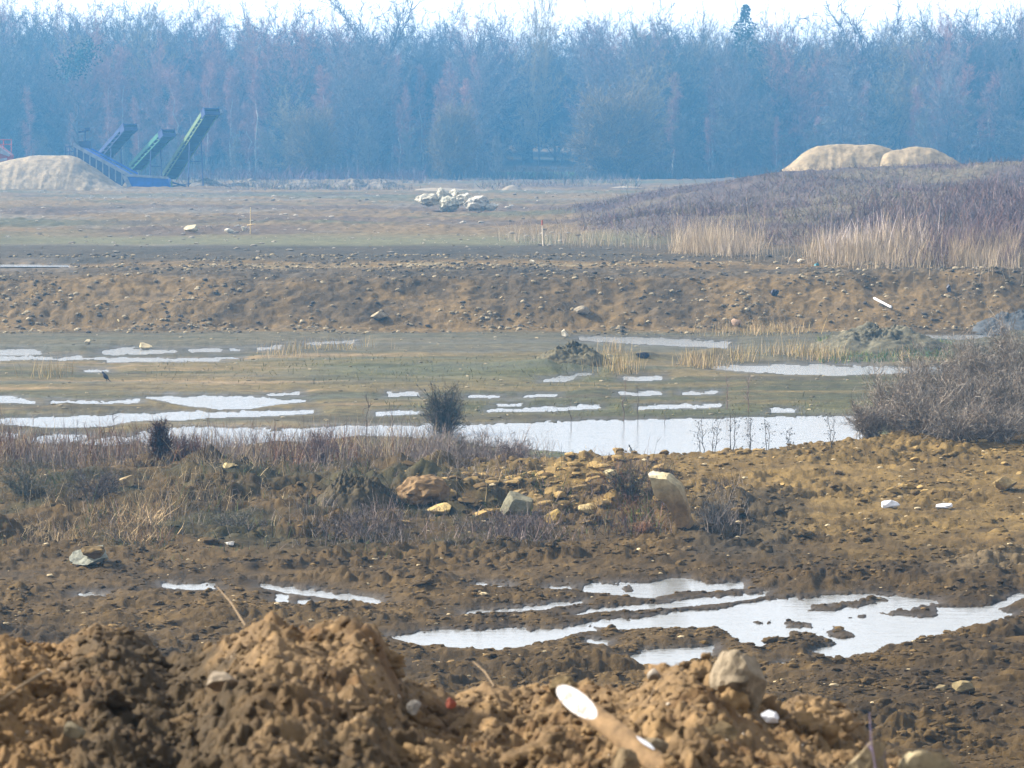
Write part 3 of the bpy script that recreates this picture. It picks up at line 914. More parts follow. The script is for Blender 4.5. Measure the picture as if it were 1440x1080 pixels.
md = o.modifiers.new('sub', 'SUBSURF'); md.subdivision_type = 'SIMPLE'; md.levels = md.render_levels = 4
dg = bpy.context.evaluated_depsgraph_get()
me2 = bpy.data.meshes.new_from_object(o.evaluated_get(dg)); o.modifiers.clear(); o.data = me2
vv = np.array([v.co[:] for v in me2.vertices])
vv += (fbm(vv[:, 0] * 5, vv[:, 1] * 5, vv[:, 2] * 3, o=4) * .07)[:, None] * np.array([1, .6, .6])
me2.vertices.foreach_set('co', vv.astype(np.float32).ravel())
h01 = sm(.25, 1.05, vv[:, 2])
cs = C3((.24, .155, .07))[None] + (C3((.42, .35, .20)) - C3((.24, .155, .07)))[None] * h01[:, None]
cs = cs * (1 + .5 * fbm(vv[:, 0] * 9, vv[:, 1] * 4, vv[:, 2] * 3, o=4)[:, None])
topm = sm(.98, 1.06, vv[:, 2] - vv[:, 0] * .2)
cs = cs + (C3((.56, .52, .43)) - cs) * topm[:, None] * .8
at = me2.color_attributes.new('Col', 'FLOAT_COLOR', 'POINT')
c4 = np.ones((len(vv), 4), np.float32); c4[:, :3] = np.clip(cs, .02, .85); at.data.foreach_set('color', c4.ravel())
me2.materials.clear(); me2.materials.append(M_rock)
tag(o, 'tall pale stone slab leaning out of the rubble near the pond', 'stone slab')

# foreground stones on the heap
for i, (a0, a1, r0, r1, Y, lb, col, cu) in enumerate([
    (998, 1108, 902, 1010, 6.9, 'large pale sandy rock poking up from the near heap', (.46, .37, .25), 9),
    (1185, 1262, 1030, 1110, 5.6, 'pale rounded rock at the bottom edge, right end of the near heap', (.50, .39, .23), 8),
    (1262, 1345, 1052, 1120, 5.6, 'cream rock low at the bottom right beside the rounded pale rock', (.54, .44, .26), 8),
    (282, 338, 938, 972, 6.5, 'flat whitish stone wedged in the darker left part of the near heap', (.50, .40, .28), 12),
    (354, 402, 950, 970, 6.5, 'thin white stone flake right of the flat whitish stone', (.62, .55, .45), 12),
    (365, 402, 1010, 1032, 6.0, 'pale grey flat stone at the edge of the darker left part of the heap', (.50, .46, .40), 12),
    (772, 812, 950, 985, 7.0, 'rounded brown stone right behind the painted stake', (.36, .26, .13), 6),
    (880, 945, 1040, 1075, 5.8, 'pale buff stone right of the painted stake', (.44, .35, .22), 8),
    (855, 900, 1052, 1095, 5.6, 'buff stone under the lower end of the painted stake', (.40, .29, .16), 8),
    (910, 935, 940, 960, 7.2, 'small pale stone on the crest of the near heap', (.58, .50, .40), 9),
    (985, 1045, 1015, 1042, 6.2, 'flat brown stone lying below the large sandy rock', (.24, .17, .085), 9),
    (80, 122, 1016, 1040, 5.9, 'pale grey stone low in the left of the near heap', (.34, .28, .17), 9),
    (570, 592, 985, 1005, 6.5, 'small white chip of stone near the orange plastic', (.62, .56, .47), 9),
]):
    place_rock('stone', a0, a1, r0, r1, lb, 'stone', 640 + i, tuple(np.array(col) * .42), .9, M_rockn, cuts=cu, noise=.26, Y=Y, group='stones on the near heap', lo=.4, hi=.72)
for i, (a0, a1, r0, r1, Y, nm, lb, mm) in enumerate([
    (1070, 1098, 1000, 1018, 6.3, 'plastic_scrap', 'crumpled white plastic scrap on the heap under the sandy rock', M_white),
    (972, 996, 1032, 1048, 6.1, 'plastic_scrap', 'small white plastic scrap lower on the heap, near the bottom edge', M_white),
    (626, 642, 981, 996, 6.5, 'plastic_scrap', 'orange red plastic scrap half buried in the near heap', M_orange),
]):
    o = place_rock(nm, a0, a1, r0, r1, lb, 'plastic scrap', 680 + i, (.5, .5, .5), .5, mm, cuts=14, noise=.5, sub=3, Y=Y)
for (a0, a1, r0, r1, lb, mm, sd) in [
    (1236, 1266, 702, 715, 'crumpled white plastic sheet lying on the ochre track', M_white, 690),
    (1315, 1340, 707, 716, 'smaller white plastic scrap right of the crumpled sheet', M_white, 691),
    (1145, 1153, 370, 375, 'small teal plastic scrap on the bank top by the reeds', M_teal, 692),
    (1082, 1096, 407, 418, 'dark blue black plastic scrap on the bank face', M_black, 693),
    (1331, 1338, 396, 412, 'dark upright scrap with a pale top on the bank, far right', M_black, 694),
    (893, 915, 495, 505, 'dark sheet of plastic on a low mound of the pit floor', M_black, 695),
]:
    place_rock('plastic_scrap', a0, a1, r0, r1, lb, 'plastic scrap', sd, (.5, .5, .5), .6, mm, cuts=14, noise=.5, sub=3)


# ================================================================== STICKS, STAKES, PIPE
def tube(pts, rad, C=(.3, .25, .15), k=8):
    pts = np.array(pts, float); rad = np.broadcast_to(rad, len(pts))
    return prisms(pts[:-1], pts[1:], rad[:-1], rad[1:], C, k)


def simple(name, parts, label, cat, m, group=None, loc=(0, 0, 0)):
    V, T, Cc = cat_meshes(parts)
    o = link(name, newmesh(name, V - np.array(loc), T, Cc, m), loc=tuple(loc))
    return tag(o, label, cat, group)


# thin stake with a tape cross on the far field
g = np.array(hit(352, 329)); kk = g[1] / F
root = empty('survey_stake', g); tag(root, 'thin yellowish survey stake standing alone on the far field', 'stake')
V, T, Cc = cat_meshes([prisms([[0, 0, -.1]], [[.02, 0, 37 * kk]], .026, .022, (.36, .28, .15))])
link('post', newmesh('post', V, T, Cc, M_wood), root)
V, T, Cc = cat_meshes([prisms([[-.16, -.05, .42]], [[.26, -.05, .50]], .03, .02, (.55, .40, .2))])
link('crosspiece', newmesh('crosspiece', V, T, Cc, M_wood), root)
g = np.array(hit(764, 346)); kk = g[1] / F
root = empty('survey_stake', g); tag(root, 'pale survey stake with an orange red tip before the purple scrub', 'stake')
V, T, Cc = cat_meshes([prisms([[0, 0, -.1]], [[-.05, 0, 32 * kk]], .036, .03, (.44, .36, .26))])
link('post', newmesh('post', V, T, Cc, M_wood), root)
V, T, Cc = cat_meshes([prisms([[-.05, 0, 29 * kk]], [[-.055, 0, 36 * kk]], .038, .034, (.5, .1, .1))])
link('painted_tip', newmesh('painted_tip', V, T, Cc, M_orange), root)
# white pipe on the bank
p0 = np.array(hit(1228, 424)); p1 = np.array(hit(1252, 438))
simple('plastic_pipe', [tube([p0 + [0, -.25, .10], p1 + [0, -.25, .10]], .045, (.8, .8, .8), 10)], 'short white plastic pipe lying on the face of the bank', 'pipe', M_white, loc=tuple(p0))
# near painted stake: round post cut on the slant, white end
ax0 = at_y(812, 988, 5.86); ax1 = at_y(958, 1100, 5.60)
ax = ax1 - ax0; L = np.linalg.norm(ax); d = ax / L
toC = unit(np.array([0, 0, HC]) - ax0)
v = unit(toC - d * (toC @ d)); u = np.cross(d, v)
R = .021
ks = 20
ring0 = []
for i in range(ks):
    t = 2 * pi * i / ks
    off = u * math.cos(t) * R + v * math.sin(t) * R * .5
    ring0.append(ax0 + off + d * (.078 * math.sin(t)))      # slanted cut facing the viewer
rings = [np.array(ring0)]
for s in np.linspace(.5, 1, 7):
    rg = []
    for i in range(ks):
        t = 2 * pi * i / ks
        w = 1 + .08 * perlin(np.array([s * 9.0]), np.array([math.cos(t) * 1.5]), math.sin(t) * 1.5)[0]
        rg.append(ax0 + d * L * s + (u * math.cos(t) + v * math.sin(t) * .5) * R * w)
    rings.append(np.array(rg))
V = np.concatenate(rings)
T = []
for l in range(len(rings) - 1):
    for i in range(ks):
        j = (i + 1) % ks
        T.append((l * ks + i, l * ks + j, (l + 1) * ks + j, (l + 1) * ks + i))
T.append(tuple(range(ks))[::-1])
root = empty('wooden_stake', tuple(ax1)); tag(root, 'round wooden stake with a white painted slanted end, sunk in the near heap', 'stake')
cw = np.tile(C3((.17, .105, .048)), (len(V), 1))
o = link('post', newmesh('post', V - ax1, T, cw, M_wood, False), root)
cen = ax0 + v * .002
endv = np.array([ax0 + (p - ax0) * .985 - d * .003 for p in ring0])
EV = [endv.mean(0)]; ET = []
for f_ in (.35, .7, 1.0):
    for p in endv: EV.append(endv.mean(0) + (p - endv.mean(0)) * f_)
EV = np.array(EV)
for i in range(ks):
    j = (i + 1) % ks
    ET.append((0, 1 + i, 1 + j))
    for l in range(2): ET.append((1 + l * ks + i, 1 + (l + 1) * ks + i, 1 + (l + 1) * ks + j, 1 + l * ks + j))
M_paint, nt, b = mat('chipped_white_paint')
tc = nd(nt, 'ShaderNodeTexCoord'); n1 = nd(nt, 'ShaderNodeTexNoise', Scale=60, Detail=5, Roughness=.6); nt.links.new(tc.outputs['Object'], n1.inputs['Vector'])
mr = nd(nt, 'ShaderNodeMapRange'); mr.inputs['From Min'].default_value = .50; mr.inputs['From Max'].default_value = .58; nt.links.new(n1.outputs[0], mr.inputs[0])
nt.links.new(mixc(nt, (.22, .21, .20), (.085, .05, .03), mr.outputs[0]), b.inputs['Base Color']); b.inputs['Roughness'].default_value = .6
link('painted_end', newmesh('painted_end', EV - ax1, ET, None, M_paint), root)
# strip of white paint along its upper side
upv = unit(u * (1 if u[2] > 0 else -1) * .9 + v * .45)
for s0, s1 in ((.55, .72), (.8, .98)):
    sv = []
    for s in np.linspace(s0, s1, 6):
        w = .008 * math.sin(pi * (s - s0) / (s1 - s0)) + .001
        cpt = ax0 + d * L * s + upv * (R * .95)
        t_ = np.cross(d, upv)
        sv += [cpt - t_ * w, cpt + t_ * w]
    link('paint_streak', newmesh('paint_streak', np.array(sv) - ax1, [(2 * i, 2 * i + 1, 2 * i + 3, 2 * i + 2) for i in range(5)], None, M_white), root)

# sticks on the near heap
for (p, q_, Y0, Y1, r_, lb) in [
    ((305, 825), (345, 880), 9.5, 7.6, .004, 'thin pale dry stick rising from the crest of the near heap'),
    ((0, 985), (62, 945), 5.6, 5.8, .005, 'pale straw stalk lying across the left end of the near heap'),
    ((665, 930), (695, 965), 7.9, 7.5, .004, 'short forked brown stick behind the middle of the near heap'),
    ((920, 965), (912, 985), 7.0, 6.8, .0035, 'tiny brown twig stuck beside the small pale crest stone'),
    ((400, 905), (460, 925), 6.9, 6.9, .003, 'thin bent straw on the brown clay at mid heap'),
]:
    A_, B_ = at_y(*p, Y0), at_y(*q_, Y1)
    mid = (A_ + B_) / 2 + np.array([.004, 0, .004])
    simple('stick', [tube([A_, mid, B_], [r_ * .3, r_ * .55, r_ * .6], (.15, .10, .05), 6)], lb, 'stick', M_wood, loc=tuple(B_))


# ================================================================== PLANTS: blades, weeds, reeds, scrub
def weed_patch(n, a0, a1, d0, d1, h0, h1, w, cols, lean=.25, dens=None, branch=0, powr=1.0, sinkfn=None):
    a, x, d = scatter_px(n, a0, a1, d0, d1, powr)
    z, wd, ah = surf(x, d)
    keep = wd < -1
    if dens is not None: keep &= rng.random(len(x)) < dens(a, x, d, ah)
    a, x, d, z = a[keep], x[keep], d[keep], z[keep]
    N = len(x)
    B = np.stack([x, d, z - .02], 1)
    dn = np.stack([rng.normal(size=N) * lean, rng.normal(size=N) * lean, np.ones(N)], 1)
    L = rng.uniform(h0, h1, N) * (.75 + .5 * sm(-.3, .3, fbm(x * .6, d * .4, o=2)))
    ci = rng.integers(0, len(cols), N)
    # colour families vary slowly over the ground as well
    sl = sm(-.25, .25, fbm(x * .35 + 7, d * .3, o=2)); ci = np.where(rng.random(N) < .6, np.minimum((sl * len(cols)).astype(int), len(cols) - 1), ci)
    cl = np.array(cols)[ci] * rng.uniform(.7, 1.25, (N, 1))
    bend = rng.normal(size=(N, 3)) * L[:, None] * .18
    parts = [strips(B, dn, L, w * rng.uniform(.7, 1.4, N), bend, cl)]
    for _ in range(branch):
        t = rng.uniform(.3, .95, N)[:, None]
        u_ = unit(dn)
        p = B + u_ * L[:, None] * t + bend * t * t
        dd_ = u_ + rng.normal(size=(N, 3)) * .55
        parts.append(strips(p, dd_, L * rng.uniform(.15, .4, N), w * .7, None, cl * rng.uniform(.8, 1.2, (N, 1))))
    return cat_meshes(parts)


def stuff(name, parts, label, cat, m=M_plant):
    V, T, Cc = cat_meshes(parts)
    return tag(link(name, newmesh(name, V, T, np.clip(Cc, .005, .9), m)), label, cat, kind='stuff')


grey = (.19, .155, .13); mauve = (.15, .108, .095); straw = (.33, .25, .14); redb = (.13, .062, .035); dk = (.05, .04, .032); grn = (.065, .085, .024); tan = (.42, .30, .16)
# dead weeds over the left bank
wl = lambda a, x, d, ah: sm(760, 560, a + fbm(x * .5, d * .5, o=2) * 260) * (.15 + .85 * sm(-.15, .15, fbm(x * .55 + 3, d * .5, o=3) + .06))
parts = [
    weed_patch(9000, -100, 640, 60.5, 68, .35, .75, .010, [grey, mauve, straw, grey, redb], .22, wl, 2),
    weed_patch(5500, -100, 860, 51.5, 60.5, .18, .42, .010, [grey, mauve, dk, grn, straw], .4, lambda a, x, d, ah: sm(960, 700, a) * (.1 + .9 * sm(-.1, .2, fbm(x * .6 + 13, d * .6, o=3))), 2),
    weed_patch(1800, 560, 780, 60, 65.5, .25, .6, .009, [grey, mauve, grey], .35, lambda a, x, d, ah: np.exp(-((a - 660) / 80) ** 2), 3),
    weed_patch(1500, 470, 820, 51.2, 54.5, .15, .36, .010, [mauve, grey, dk], .5, lambda a, x, d, ah: np.exp(-((a - 520) / 60) ** 2) + np.exp(-((a - 720) / 70) ** 2), 2),
    weed_patch(1500, 820, 960, 52.5, 58.5, .2, .45, .010, [dk, mauve, redb, grn], .5, lambda a, x, d, ah: np.exp(-((a - 890) / 45) ** 2), 2),
    weed_patch(500, 975, 1060, 52, 57, .15, .4, .009, [grey, dk], .45, lambda a, x, d, ah: np.exp(-((a - 1015) / 30) ** 2), 2),
    weed_patch(420, 150, 250, 51.5, 55, .2, .5, .010, [tan, straw, redb], .6, lambda a, x, d, ah: np.exp(-((a - 200) / 35) ** 2), 1),
]
stuff('dead_weeds', parts, 'grey brown dead weeds and dry stalks over the near bank', 'weeds')
# green grass tufts
parts = [
    weed_patch(5000, -100, 900, 50, 60, .05, .14, .012, [(.075, .095, .022), (.05, .08, .025), (.10, .10, .03)], .6, lambda a, x, d, ah: sm(.1, .3, fbm(x * .9 + 50, d * .9, o=2)) * sm(960, 760, a)),
    weed_patch(9000, 200, 1300, 76, 103, .05, .13, .018, [(.085, .088, .032), (.12, .11, .045), (.17, .14, .06)], .5, lambda a, x, d, ah: .8 * np.exp(-((d - 92) / 5) ** 2) * (a < 900) + np.exp(-((d - 79.5) / 1.8) ** 2) * (a > 540)),
    weed_patch(2500, 420, 900, 65.8, 72, .04, .10, .014, [(.10, .12, .03), (.14, .13, .045)], .5, lambda a, x, d, ah: sm(420, 520, a) * .9),
    weed_patch(1600, 1150, 1340, 96, 105, .1, .25, .018, [(.04, .11, .05), (.07, .12, .03), (.16, .17, .04)], .5),
]
stuff('grass', parts, 'short green and olive grass on the pit floor and bank', 'grass')
# tan rush tufts on the pit floor
parts = []
for (p, r_, w_, n_, h) in [(870, 520, 30, 170, .7), (985, 515, 28, 260, .6), (1040, 505, 20, 120, .5), (1120, 500, 60, 300, .6), (1160, 505, 30, 160, .5), (75, 530, 25, 60, .75), (400, 500, 30, 80, .5), (450, 490, 60, 160, .45), (1060, 470, 60, 220, .6), (1110, 468, 30, 120, .5), (860, 495, 20, 60, .6), (1270, 505, 12, 40, .5)]:
    g = hit(p, r_)
    s_ = w_ / F * g.y
    B = np.stack([g.x + rng.normal(size=n_) * s_ * .6, g.y + rng.normal(size=n_) * .6, np.zeros(n_)], 1)
    B[:, 2] = H(B[:, 0], B[:, 1]) - .02
    parts.append(strips(B, np.stack([rng.normal(size=n_) * .2, rng.normal(size=n_) * .2, np.ones(n_)], 1), rng.uniform(.5, 1, n_) * h, .014, None, np.array([tan, straw, (.36, .27, .10)])[rng.integers(0, 3, n_)] * rng.uniform(.7, 1.2, (n_, 1))))
stuff('rush_tufts', parts, 'pale tan dead rush tufts on the wet pit floor', 'rushes')
# scrub over the right-hand hill
hillw = lambda a, x, d, ah: sm(.05, .3, hill_h(ah, d)) * (.35 + .65 * sm(-.2, .15, fbm(x * .12, d * .09, o=3)))
purple = (.125, .078, .076); mv2 = (.17, .125, .115); dkp = (.07, .046, .048); olive = (.14, .11, .06)
parts = [
    weed_patch(60000, 690, 1620, 122, 206, .15, .5, .02, [purple, dkp, mv2, purple, (.10, .07, .09), olive], .9, hillw, 1),
    weed_patch(1500, 690, 1620, 122, 206, .5, 1.0, .03, [mv2, purple, olive], .35, hillw, 2),
    weed_patch(11000, 1150, 1520, 120, 158, .5, 1.2, .022, [mv2, dkp, purple, redb, purple], .45, lambda a, x, d, ah: sm(1150, 1300, a) * sm(-.1, .2, fbm(x * .2, d * .15, o=2)), 2),
]
stuff('hill_scrub', parts, 'purple brown winter scrub covering the hill on the right', 'scrub')
reed = (.37, .28, .17); reed2 = (.30, .23, .16); reed3 = (.44, .35, .23)


def rw(a, x, d, ah):
    D0 = np.interp(a, [690, 900, 1100, 1440], [141, 131, 123, 117])
    g_ = np.exp(-((d - D0 - 2.5) / 3.0) ** 2)
    k_ = .05 * (1 + 2 * fbm(x * .15, d * .1, o=2)) + 1.1 * np.exp(-((a - 1010) / 48) ** 4) + .9 * np.exp(-((a - 1225) / 75) ** 4) + .5 * np.exp(-((a - 1390) / 40) ** 2) + .2 * np.exp(-((a - 800) / 70) ** 2)
    return g_ * k_


stuff('dry_reeds', [weed_patch(110000, 700, 1500, 115, 150, .45, 1.0, .012, [reed, reed2, reed3, (.30, .24, .19)], .10, rw),
                    weed_patch(7000, 940, 1080, 126.5, 136, .3, 1.35, .012, [reed, reed3, reed2], .12, lambda a, x, d, ah: np.exp(-((a - 1005) / 48) ** 2) * (.4 + .6 * sm(-.2, .2, fbm(x * .8, d * .6, o=2)))),
                    weed_patch(8000, 1135, 1330, 121, 129, .25, 1.05, .012, [reed, reed2, reed3], .13, lambda a, x, d, ah: sm(1110, 1190, a) * sm(1345, 1250, a) * (.3 + .7 * sm(-.2, .2, fbm(x * .8, d * .6, o=2)))),
                    weed_patch(3500, 1335, 1430, 119.5, 124, .6, 1.1, .013, [reed, reed2, purple], .08),
                    weed_patch(1500, 1150, 1400, 122, 128, .8, 1.5, .03, [(.45, .38, .34), reed2], .08, lambda a, x, d, ah: sm(1130, 1180, a) * sm(1330, 1250, a) * .8)],
      'straw coloured dry reeds along the foot of the hill', 'reeds')
# rough verge at the far edge of the field
parts = [weed_patch(9000, -60, 900, 300, 400, .3, .9, .05, [(.14, .12, .10), (.20, .16, .11), (.10, .11, .06), (.12, .085, .085)], .5, lambda a, x, d, ah: sm(250, 330, a + (d - 320) * 3) * sm(-.1, .2, fbm(x * .08, d * .03, o=2) + .05), 1),
         weed_patch(2600, 230, 600, 385, 402, .6, 1.6, .06, [(.12, .07, .075), (.10, .075, .07)], .35, None, 1)]
parts.append(weed_patch(7000, -120, 1560, 404, 416, .8, 3.4, .05, [(.10, .085, .075), (.085, .08, .06), (.12, .085, .08)], .35, lambda a, x, d, ah: 1 - sm(690, 710, a) * (1 - sm(810, 830, a)), 3))
stuff('rough_verge', parts, 'low rough dead growth along the far edge of the field', 'undergrowth')


# ================================================================== SHRUBS AND TREES
def shrub_geo(seed, w, h, stems, twigs, cols, sw=.02, tw=.012, up=.6, tl=.35, arch=.25, sub2=2):
    """many stems from the base, each with side twigs; half-width w, height h"""
    global rng
    keep = rng; rng = np.random.default_rng(seed)
    N = stems
    az = rng.uniform(0, 2 * pi, N); el = rng.uniform(0, 1, N) ** .8
    B = np.stack([rng.normal(size=N) * w * .14, rng.normal(size=N) * w * .14, np.full(N, -.03)], 1)
    tipd = np.stack([np.cos(az) * (1 - el ** 1.5 * up), np.sin(az) * (1 - el ** 1.5 * up), .25 + el * 1.0], 1)
    tip = np.stack([tipd[:, 0] * w, tipd[:, 1] * w, np.minimum(tipd[:, 2], 1.1) * h], 1) * rng.uniform(.65, 1.05, (N, 1))
    mid = (B + tip) * .5 + np.stack([np.zeros(N), np.zeros(N), np.full(N, arch * h)], 1) * rng.uniform(.3, 1, (N, 1)) + rng.normal(size=(N, 3)) * w * .06
    cols = np.array(cols)
    cl = cols[rng.integers(0, len(cols), N)]
    stem = [prisms(B, mid, sw * .5, sw * .35, cl, 3), prisms(mid, tip, sw * .35, sw * .12, cl, 3)]
    tparts = []
    K = twigs
    idx = np.repeat(np.arange(N), K); t = rng.uniform(.15, 1, len(idx))[:, None]
    P = np.where(t < .5, B[idx] + (mid - B)[idx] * t * 2, mid[idx] + (tip - mid)[idx] * (t * 2 - 1))
    dr = unit((tip - B)[idx]) * .7 + rng.normal(size=(len(idx), 3)) * .6 + [0, 0, .15]
    L = tl * rng.uniform(.4, 1.1, len(idx)) * h
    c2 = cols[rng.integers(0, len(cols), len(idx))] * rng.uniform(.7, 1.3, (len(idx), 1))
    bend = rng.normal(size=(len(idx), 3)) * L[:, None] * .2
    tparts.append(strips(P, dr, L, tw, bend, c2))
    u_ = unit(dr)
    for _ in range(sub2):
        t2 = rng.uniform(.3, 1, len(idx))[:, None]
        P2 = P + u_ * L[:, None] * t2 + bend * t2 * t2
        tparts.append(strips(P2, u_ + rng.normal(size=P2.shape) * .7, L * rng.uniform(.25, .5, len(idx)), tw * .8, None, c2 * rng.uniform(.8, 1.2, (len(idx), 1))))
    rng = keep
    return cat_meshes(stem), cat_meshes(tparts)


def shrub(name, px, row, w, h, label, cat, seed, stems=60, twigs=14, cols=(grey, mauve), Y=None, group=None, **kw):
    g = hit(px, row) if Y is None else Vector(((px - 720) / F * Y, Y, 0))
    if Y is not None: g.z = H(g.x, g.y)[0]
    s, t = shrub_geo(seed, w, h, stems, twigs, cols, **kw)
    root = empty(name, g); tag(root, label, cat, group)
    link('stems', newmesh('stems', *s, M_plant), root)
    link('twigs', newmesh('twigs', *t, M_plant), root)
    return root


# pond willow with a dense round head
shrub('willow_bush', 624, 612, .60, 1.12, 'round dark willow bush standing in the edge of the pond', 'bush', 31, 150, 16, [(.060, .052, .034), (.09, .07, .055), (.05, .055, .028), (.14, .11, .085)], Y=73.2, up=.55, tl=.24, tw=.009, sw=.018, arch=.1)
# grey thicket on the right
G = 'grey bramble thicket beside the pond'
tc_ = [(.22, .185, .145), (.16, .135, .11), (.28, .24, .19), (.105, .085, .065), (.19, .14, .10)]
for i, (p, Y, w, h, lb) in enumerate([
    (1225, 63.6, .65, .70, 'low leafless bramble at the left end of the grey thicket'),
    (1262, 65.2, .85, 1.15, 'grey bramble bush bulging at the left of the thicket'),
    (1300, 63.4, .95, .95, 'reddish grey bramble bush low at the front of the thicket'),
    (1318, 68.0, 1.1, 1.3, 'taller grey bramble bush behind the front of the thicket'),
    (1362, 64.2, .95, 1.05, 'tangled grey brown bramble bush in the middle of the thicket'),
    (1385, 68.5, 1.2, 1.5, 'tall dense bramble bush at the back of the thicket'),
    (1425, 64.6, .95, 1.1, 'dark bramble bush low at the right edge of the picture'),
    (1450, 69.0, 1.3, 1.75, 'tallest bramble bush, cut by the right edge of the picture'),
    (1345, 62.2, .9, .65, 'low straggling bramble at the front edge of the thicket'),
    (1405, 62.4, .9, .75, 'straggling bramble at the front of the thicket near the picture edge'),
    (1500, 65.5, 1.2, 1.4, 'bramble bush at the far right end of the thicket'),
]):
    shrub('bramble_bush', p, 0, w, h, lb, 'bush', 40 + i, 90, 20, tc_, Y=Y, group=G, up=.45, tl=.34, tw=.009, sw=.014, arch=.2)
shrub('bramble_bush', 1390, 0, 1.2, .8, 'small olive bush behind the thicket by the bluish water', 'bush', 55, 50, 16, [(.10, .085, .05), (.08, .07, .045)], Y=92, tw=.014)
# rust coloured little bush on the left bank
shrub('rust_bush', 222, 0, .28, .68, 'small rusty brown bush standing dark against the grey weeds', 'bush', 61, 70, 16, [(.060, .028, .014), (.035, .02, .012), (.10, .045, .018)], Y=62.0, up=.8, tl=.28, tw=.014)
for i, (p, Y, w, h, lb, cs) in enumerate([
    (262, 61.5, .5, .5, 'low reddish dead bush right of the rusty brown one', [(.11, .06, .045), (.09, .055, .045)]),
    (450, 62.5, .55, .62, 'rosy grey dead bush among the weeds before the pond', [(.15, .10, .085), (.13, .10, .09)]),
    (660, 62.0, .75, .62, 'twiggy grey bush below the pond, above the ochre rubble', [(.13, .11, .095), (.16, .13, .11)]),
    (720, 61.0, .6, .5, 'small mauve grey bush right of the twiggy grey one', [(.12, .088, .078), (.15, .12, .105)]),
    (885, 55.2, .55, .55, 'dark bush left of the leaning slab', [(.05, .036, .03), (.07, .05, .04), (.06, .065, .03)]),
    (720, 52.6, .8, .42, 'low mauve bush at the foot of the ochre rubble', [(.13, .10, .09), (.09, .07, .065)]),
    (500, 52.3, .9, .42, 'low spreading grey bush at the edge of the dark mud', [(.12, .095, .08), (.09, .07, .06)]),
    (330, 53.5, .8, .45, 'low grey bush beside the track, left of the spreading one', [(.12, .10, .08), (.08, .075, .045)]),
    (30, 57, .7, .6, 'grey green bush at the left edge on the bank', [(.13, .115, .09), (.09, .085, .05)]),
    (130, 56.5, .7, .55, 'dusky bush on the bank above the concrete lump', [(.07, .055, .05), (.10, .08, .07)]),
    (1010, 53.5, .45, .38, 'small grey weed bush right of the leaning slab', [(.11, .10, .085), (.08, .07, .06)]),
    (905, 52.9, .22, .18, 'small round orange brown tuft below the leaning slab', [(.34, .19, .10), (.28, .16, .09)]),
]):
    shrub('dead_bush', p, 0, w, h, lb, 'bush', 70 + i, 46, 14, cs, Y=Y, group='low dead bushes on the bank', tl=.3, tw=.009, sw=.012)


def sapling(px, row, hpx, label, seed, group='thin leafless saplings and stalks by the pond', spread=.25, cols=((.085, .065, .055),), n=26, Y=None, cat='sapling', wob=.05, heads=False, multi=1):
    global rng
    keep = rng; rng = np.random.default_rng(seed)
    g = hit(px, row) if Y is None else Vector(((px - 720) / F * Y, Y, 0))
    if Y is not None: g.z = H(g.x, g.y)[0] if Y > 20 else heap_z(np.array([px]), np.array([Y]))[0][0]
    k = g.y / F; h = hpx * k
    st, tw = [], []
    for q_ in range(multi):
        ox = rng.normal() * spread * h * .35 * (multi > 1)
        pts = [np.array([ox * .3, 0, -.05])]
        for s in np.linspace(.2, 1, 5): pts.append(np.array([ox * (.3 + .7 * s) + rng.normal() * wob * h * .5, rng.normal() * wob * h * .5, h * s * rng.uniform(.9, 1)]))
        pts = np.array(pts)
        r0 = max(.004, .011 * h ** .5) if Y is None or Y > 20 else .003
        rr = np.linspace(r0, r0 * .3, len(pts))
        st.append(prisms(pts[:-1], pts[1:], rr[:-1], rr[1:], cols[0], 5))
        idx = rng.integers(1, len(pts) - 1, n); t = rng.random((n, 1))
        P = pts[idx] + (pts[np.minimum(idx + 1, len(pts) - 1)] - pts[idx]) * t
        dr = rng.normal(size=(n, 3)) * .7 + [0, 0, .8]
        L = rng.uniform(.4, 1, n) * h * spread
        C_ = np.array(cols)[rng.integers(0, len(cols), n)]
        tw.append(strips(P, dr, L, r0 * .8, None, C_))
        if heads:
            V, T, Cc = scatter(sh1, P + unit(dr) * L[:, None], rng.uniform(.006, .014, n), C_ * .6, (1, 1, 1.2))
            tw.append((V, T, Cc))
    rng = keep
    root = empty('sapling' if cat == 'sapling' else 'weed_stalk', g); tag(root, label, cat, group)
    link('stem', newmesh('stem', *cat_meshes(st), M_plant), root)
    link('twigs', newmesh('twigs', *cat_meshes(tw), M_plant), root)
    return root


